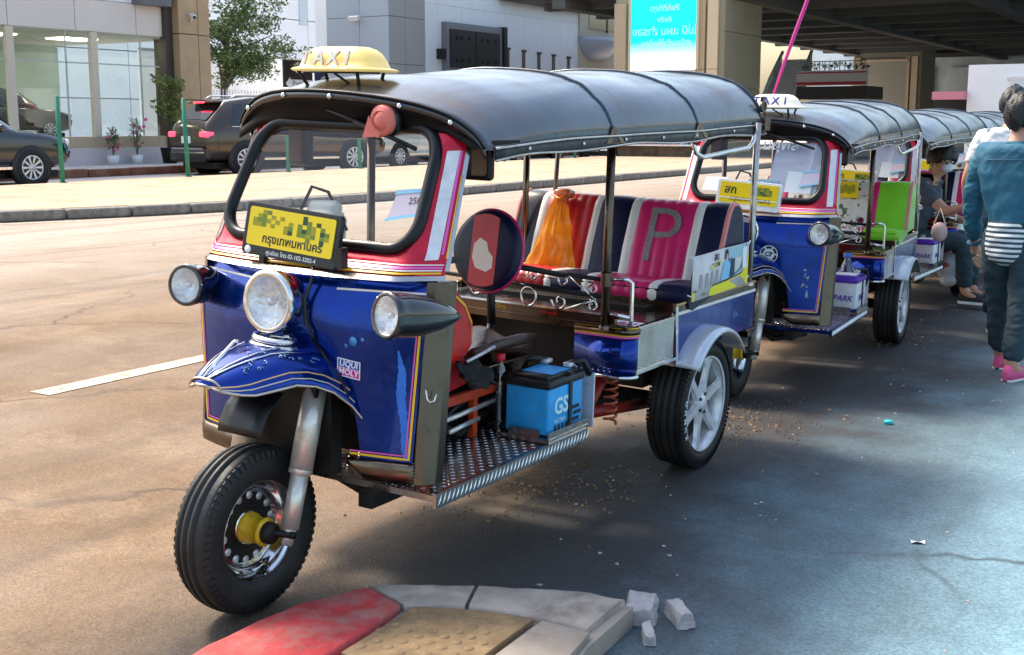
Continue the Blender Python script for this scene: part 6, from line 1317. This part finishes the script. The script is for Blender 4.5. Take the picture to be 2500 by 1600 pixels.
def person(label, loc, rz, J, cloth, top_sleeve, sc=1., seat=False, bag=False):
    """J: joints in the person's frame (x right hand, y facing, z up)"""
    T = thing('person', label, 'person', loc, rz); T.scale = (sc, sc, sc)
    N = {}; E = []
    def chain(*ks):
        for a, b in zip(ks, ks[1:]): E.append((a, b))
    P = lambda k, r: N.__setitem__(k, (*J[k], r))
    P('pelvis', (.150, .115)); P('waist', (.125, .095)); P('chest', (.150, .110)); P('neckb', (.075, .070)); P('neck', .052); P('jaw', (.062, .066)); P('head', (.076, .092)); P('crown', (.058, .068))
    chain('pelvis', 'waist', 'chest', 'neckb', 'neck', 'jaw', 'head', 'crown')
    for s in 'lr':
        P('sh' + s, .058); P('el' + s, .043); P('wr' + s, .029); P('pa' + s, (.036, .020)); chain('chest', 'sh' + s, 'el' + s, 'wr' + s, 'pa' + s)
        P('hip' + s, .088); P('kn' + s, .060); P('an' + s, .040); P('ft' + s, (.042, .035)); chain('pelvis', 'hip' + s, 'kn' + s, 'an' + s, 'ft' + s)
    roots = {'pelvis'}
    fdir = Vector(J['head']) - Vector(J['neck']); face = Vector(J.get('face', (0, 1, 0))).normalized(); upv = fdir.normalized(); face = (face - upv * face.dot(upv)).normalized(); rt = face.cross(upv)
    hc = Vector(J['head'])
    for nm, v, r in (('nose', hc + face * .098 - upv * .012, .013), ('nose2', hc + face * .07 + upv * .015, .010), ('earl', hc - rt * .078, .014), ('earl2', hc - rt * .086 + upv * .02, .012), ('earr', hc + rt * .078, .014), ('earr2', hc + rt * .086 + upv * .02, .012)): N[nm] = (*v, r)
    E += [('nose', 'nose2'), ('earl', 'earl2'), ('earr', 'earr2')]; roots |= {'nose', 'earl', 'earr'}
    for s in 'lr':
        w_, p_ = Vector(J['wr' + s]), Vector(J['pa' + s]); d = (p_ - w_).normalized(); sd_ = Vector(J.get('palm' + s, (0, 1, 0))); sd_ = (sd_ - d * sd_.dot(d)).normalized(); nn = d.cross(sd_)
        for i, (off, l) in enumerate(((-.027, .062), (-.009, .074), (.009, .078), (.026, .068))):
            a = p_ + sd_ * off + d * .005; b = a + d * (l * .55) + nn * .004; c = b + d * (l * .42) + nn * (.018 if s == 'l' else -.018)
            for k, v, r in (('f%s%da' % (s, i), a, .0095), ('f%s%db' % (s, i), b, .0085), ('f%s%dc' % (s, i), c, .0070)): N[k] = (*v, r)
            E += [('f%s%da' % (s, i), 'f%s%db' % (s, i)), ('f%s%db' % (s, i), 'f%s%dc' % (s, i))]; roots.add('f%s%da' % (s, i))
        a = w_ + d * .03 + sd_ * .026; b = a + d * .03 + sd_ * .024; c = b + d * .03 + sd_ * .004
        for k, v, r in (('t%sa' % s, a, .012), ('t%sb' % s, b, .010), ('t%sc' % s, c, .008)): N[k] = (*v, r)
        E += [('t%sa' % s, 't%sb' % s), ('t%sb' % s, 't%sc' % s)]; roots.add('t%sa' % s)
    body = skinned('body', N, E, roots, M['skin'], T)
    g = B()
    for sx in (-1, 1): g.sphere(hc + face * .082 + rt * .031 * sx + upv * .006, .010, 8, 6)
    g.done('eye', mat('dark_eye', (.03, .02, .015), .2), T); g = B(); g.sphere(hc + face * .080 - upv * .052, .018, 10, 6, (1.2, .6, .35)); g.done('mouth', mat('lips', (.36, .12, .10), .5), T)
    # hair: a cap of the head that leaves the face free
    g = B(); rows = []; nth = 14; jag = [rnd.gauss(0, .012) for k in range(64)]; edg = [rnd.gauss(0, .05) for k in range(64)]
    for i in range(nth + 1):
        th = math.pi * .62 * i / nth; row = []
        for k in range(64):
            ph = 2 * math.pi * k / 64; cut = 1 - .36 * max(0, math.cos(ph)) ** 1.2 + cloth.get('hairlen', .12) * max(0, -math.cos(ph)) + edg[k] * i / nth; t2 = th * cut; bulk = 1 + jag[k] * min(1, i / 3) * 1.6 + .03 * math.sin(ph * 5 + i * .4)
            v = (face * (math.sin(t2) * math.cos(ph) * .108) + rt * (math.sin(t2) * math.sin(ph) * .094)) * bulk + upv * (math.cos(t2) * .122); row.append(hc + v + upv * .012 - face * .008 + Vector((rnd.gauss(0, .002), rnd.gauss(0, .002), rnd.gauss(0, .002))))
        rows.append(row)
    g.grid(rows, closed_u=True); g.done('hair', M['hair'], T, thick=.012)
    # clothes
    f = 1.16; C = {}; E2 = []
    def c2(k, r): C[k] = (*J[k], r)
    c2('waist', (.148, .116)); c2('chest', (.176, .140)); c2('neckb', (.104, .098)); hem = Vector(J['pelvis']) * 1.25 - Vector(J['waist']) * .25 if not cloth.get('cropped') else Vector(J['pelvis']) * 1.35 - Vector(J['waist']) * .35
    C['hem'] = (*hem, (.176, .138)); E2 += [('hem', 'waist'), ('waist', 'chest'), ('chest', 'neckb')]
    for s in 'lr':
        c2('sh' + s, .084); e_ = Vector(J['el' + s]); sh_ = Vector(J['sh' + s]); wr_ = Vector(J['wr' + s]); E2.append(('chest', 'sh' + s))
        if top_sleeve == 'long':
            C['el' + s] = (*e_, .060); C['cf' + s] = (*(wr_ * .93 + e_ * .07), .046); E2 += [('sh' + s, 'el' + s), ('el' + s, 'cf' + s)]
        else:
            C['cf' + s] = (*(sh_ * .30 + e_ * .70), .066); E2.append(('sh' + s, 'cf' + s))
    skinned('top', C, E2, {'waist'}, cloth['top'], T, 4, .010)
    if cloth.get('cropped'):      # waistband, cuffs and collar of the jacket
        h0 = Vector(hem); W2 = {'a': (h0.x, h0.y, h0.z + .005, (.184, .146)), 'b': (h0.x, h0.y, h0.z + .055, (.182, .144))}; skinned('waistband', W2, [('a', 'b')], {'a'}, cloth['top'], T, 3, .004)
        nb = Vector(J['neckb']); W2 = {'a': (nb.x, nb.y, nb.z + .0, (.088, .084)), 'b': (nb.x, nb.y, nb.z + .05, (.080, .076))}; skinned('collar', W2, [('a', 'b')], {'a'}, cloth['top'], T, 3, .004)
        for s in 'lr': e_, wr_ = Vector(J['el' + s]), Vector(J['wr' + s]); a_ = wr_ * .90 + e_ * .10; b_ = wr_ * 1.02 - e_ * .02; skinned('cuff', {'a': (*a_, .054), 'b': (*b_, .051)}, [('a', 'b')], {'a'}, cloth['top'], T, 3, .003)
        g = B(); ch = Vector(J['chest']); g.tube([ch + Vector((x, -.141 + abs(x) * .25, .055 - .02 * abs(x))) for x in (-.13, -.07, 0, .07, .13)], .0035, 5); g.done('yoke_seam', mat('dark_teal_stitching', (.01, .07, .12), .8), T)
    C = {}; E2 = []; c2('pelvis', (.172, .136)); C['belt'] = (*(Vector(J['pelvis']) * .15 + Vector(J['waist']) * .85), (.140, .106)); E2.append(('belt', 'pelvis'))
    for s in 'lr':
        c2('hip' + s, .110); c2('kn' + s, .080); a_ = Vector(J['an' + s]) * .93 + Vector(J['kn' + s]) * .07; C['an' + s] = (*a_, .064); E2 += [('pelvis', 'hip' + s), ('hip' + s, 'kn' + s), ('kn' + s, 'an' + s)]
    skinned('trousers', C, E2, {'pelvis'}, cloth['trousers'], T, 4, .010)
    if cloth.get('under'):
        C = {'a': (*(Vector(J['pelvis']) * 2.05 - Vector(J['waist']) * 1.05), (.168, .138)), 'b': (*(Vector(J['pelvis']) * .15 + Vector(J['waist']) * .85), (.164, .128))}; skinned('striped_shirt_hem', C, [('a', 'b')], {'a'}, cloth['under'], T, 4, .010)
    for s in 'lr':
        an, ft = Vector(J['an' + s]), Vector(J['ft' + s]); d = ft - an; d.z = 0; d.normalize(); hl = Vector((an.x, an.y, an.z - .06)) - d * .045; gz = an.z - .085
        g = B(); rows = []
        for t, w_, h_ in ((0, .012, .05), (.02, .032, .085), (.10, .037, .080), (.18, .046, .056), (.235, .040, .042), (.262, .014, .026)):
            c = Vector((hl.x, hl.y, 0)) + d * t; sd_ = Vector((-d.y, d.x, 0)); rows.append([c + sd_ * w_ * a + Z3 * (gz + .018 + h_ * b) for a, b in ((-1, 0), (-1, .45), (-.55, 1), (.55, 1), (1, .45), (1, 0))])
        g.grid(rows, closed_u=True); g.add(rows[0], [tuple(range(6))]); g.add(rows[-1], [tuple(range(6))[::-1]]); sh_ = g.done('shoe', cloth['shoe'], T)
        g = B(); rows2 = [[Vector((p.x, p.y, gz + q)) + (p - Vector((hl.x, hl.y, p.z)) - d * (p - Vector((hl.x, hl.y, p.z))).dot(d)) * .12 for p in (r[0], r[-1]) for q in (0, .022)] for r in rows]
        g.grid([[r[0], r[1], r[3], r[2]] for r in rows2], closed_u=True, smooth=False); g.done('sole', cloth['sole'], sh_)
    return T
def standing(stride=.12, head=0., elb=.06):
    return dict(pelvis=(0, 0, .92), waist=(0, .01, 1.10), chest=(0, .0, 1.30), neckb=(0, -.01, 1.42), neck=(0, .0, 1.48), jaw=(0, .035, 1.535), head=(0, .02, 1.60), crown=(0, .0, 1.675),
        shl=(-.185, -.01, 1.375), ell=(-.270, -.03 + elb, 1.09), wrl=(-.285, .07 + elb, .84), pal=(-.285, .09 + elb, .76), shr=(.185, -.01, 1.375), elr=(.270, -.04 - elb, 1.09), wrr=(.285, .02 - elb, .84), par=(.285, .03 - elb, .76),
        hipl=(-.09, 0, .86), knl=(-.095, stride * .6, .48), anl=(-.10, stride, .085), ftl=(-.11, stride + .13, .03), hipr=(.09, 0, .86), knr=(.095, -stride * .2, .48), anr=(.10, -stride, .085), ftr=(.11, -stride + .13, .03))
def shorter(J, f, drop):
    return {k: ((x, y, z * f if z < .93 else .93 * f + (z - .93)) if k not in ('face',) else (x, y, z)) for k, (x, y, z) in J.items()}
def stripes():
    m = bpy.data.materials.new('striped_knit'); m.use_nodes = True; n = m.node_tree; b = n.nodes['Principled BSDF']; tc = n.nodes.new('ShaderNodeTexCoord'); wv = n.nodes.new('ShaderNodeTexWave'); wv.bands_direction = 'Z'; wv.inputs['Scale'].default_value = 11; wv.inputs['Distortion'].default_value = .6; n.links.new(tc.outputs['Object'], wv.inputs['Vector']); r = n.nodes.new('ShaderNodeValToRGB'); r.color_ramp.elements[0].position = .42; r.color_ramp.elements[0].color = (.03, .06, .09, 1); r.color_ramp.elements[1].position = .5; r.color_ramp.elements[1].color = (.66, .72, .74, 1); n.links.new(wv.outputs['Fac'], r.inputs[0]); n.links.new(r.outputs[0], b.inputs['Base Color']); b.inputs['Roughness'].default_value = .85; return m
DEN = mat('teal_denim', (.022, .125, .20), .8, var=.25, vscale=7, bump=.35, bscale=22); DTR = mat('dark_teal_trousers', (.020, .045, .058), .85, var=.25, vscale=5, bump=.3, bscale=18)
person('person in a teal denim jacket, striped shirt and pink shoes walking away', (1.27, 4.88, 0), -.25, shorter(standing(.16), .87, 0), dict(top=DEN, cropped=True, under=stripes(), trousers=DTR, shoe=mat('pink_canvas', (.72, .10, .26), .7), sole=M['print_w'], hairlen=.35), 'long', 1.0)
person('person in a white T-shirt, dark jeans and black and white sneakers', (.99, 6.25, 0), -.15, standing(.14, elb=-.03), dict(top=mat('white_cotton', (.78, .79, .80), .85, bump=.2, bscale=18), trousers=mat('dark_blue_jeans', (.025, .05, .085), .85, var=.3, vscale=7), shoe=mat('black_canvas', (.02, .02, .022), .7), sole=M['print_w'], hairlen=.15), 'short', .97)
bg_ = thing('handbag', 'pale pink bag hanging beside the person in the white T-shirt', 'bag', (.58, 6.15, .62)); g = B(); g.sphere((0, 0, .08), .062, 14, 8, (.9, .6, 1.1)); g.done('bag_body', mat('pale_pink_cloth', (.66, .42, .40), .8, bump=.3, bscale=30), bg_); g = B(); g.tube([(-.04, 0, .13), (0, .0, .24), (.04, 0, .13)], .006, 6); g.done('strap', M['cream'], bg_)
# seated man in the third tuk tuk, leaning to its left and reaching out
sv = dict(pelvis=(0, 0, .12), waist=(.02, .03, .29), chest=(.05, .10, .48), neckb=(.07, .15, .59), neck=(.08, .18, .645), jaw=(.095, .235, .685), head=(.10, .23, .755), crown=(.10, .21, .83), face=(.5, .9, -.35),
    shl=(-.13, .08, .555), ell=(-.20, .20, .30), wrl=(-.12, .40, .26), pal=(-.10, .47, .26), shr=(.22, .10, .55), elr=(.28, .32, .36), wrr=(.42, .53, .42), par=(.46, .60, .44),
    hipl=(-.09, .02, .10), knl=(-.12, .44, .12), anl=(-.12, .46, -.28), ftl=(-.13, .59, -.33), hipr=(.09, .02, .10), knr=(.12, .44, .12), anr=(.12, .46, -.28), ftr=(.13, .59, -.33))
pw_ = Vector((.04, 7.60, .40))
sm_ = person('black haired man in a grey T-shirt and face mask seated in the third tuk tuk', pw_, -math.pi / 2, sv, dict(top=mat('blue_grey_cotton', (.065, .085, .11), .85, bump=.2, bscale=20), trousers=DTR, shoe=mat('black_canvas', (.02, .02, .022), .7), sole=M['print_w'], hairlen=.18), 'short', 1.0)
hc = Vector(sv['head']); fc = Vector((.5, .9, -.35)).normalized(); g = B(); g.sphere(hc + fc * .058 - Vector((0, 0, .040)), .048, 14, 8, (1, 1, .85)); g.done('face_mask', mat('pale_mask', (.62, .68, .72), .8), sm_)
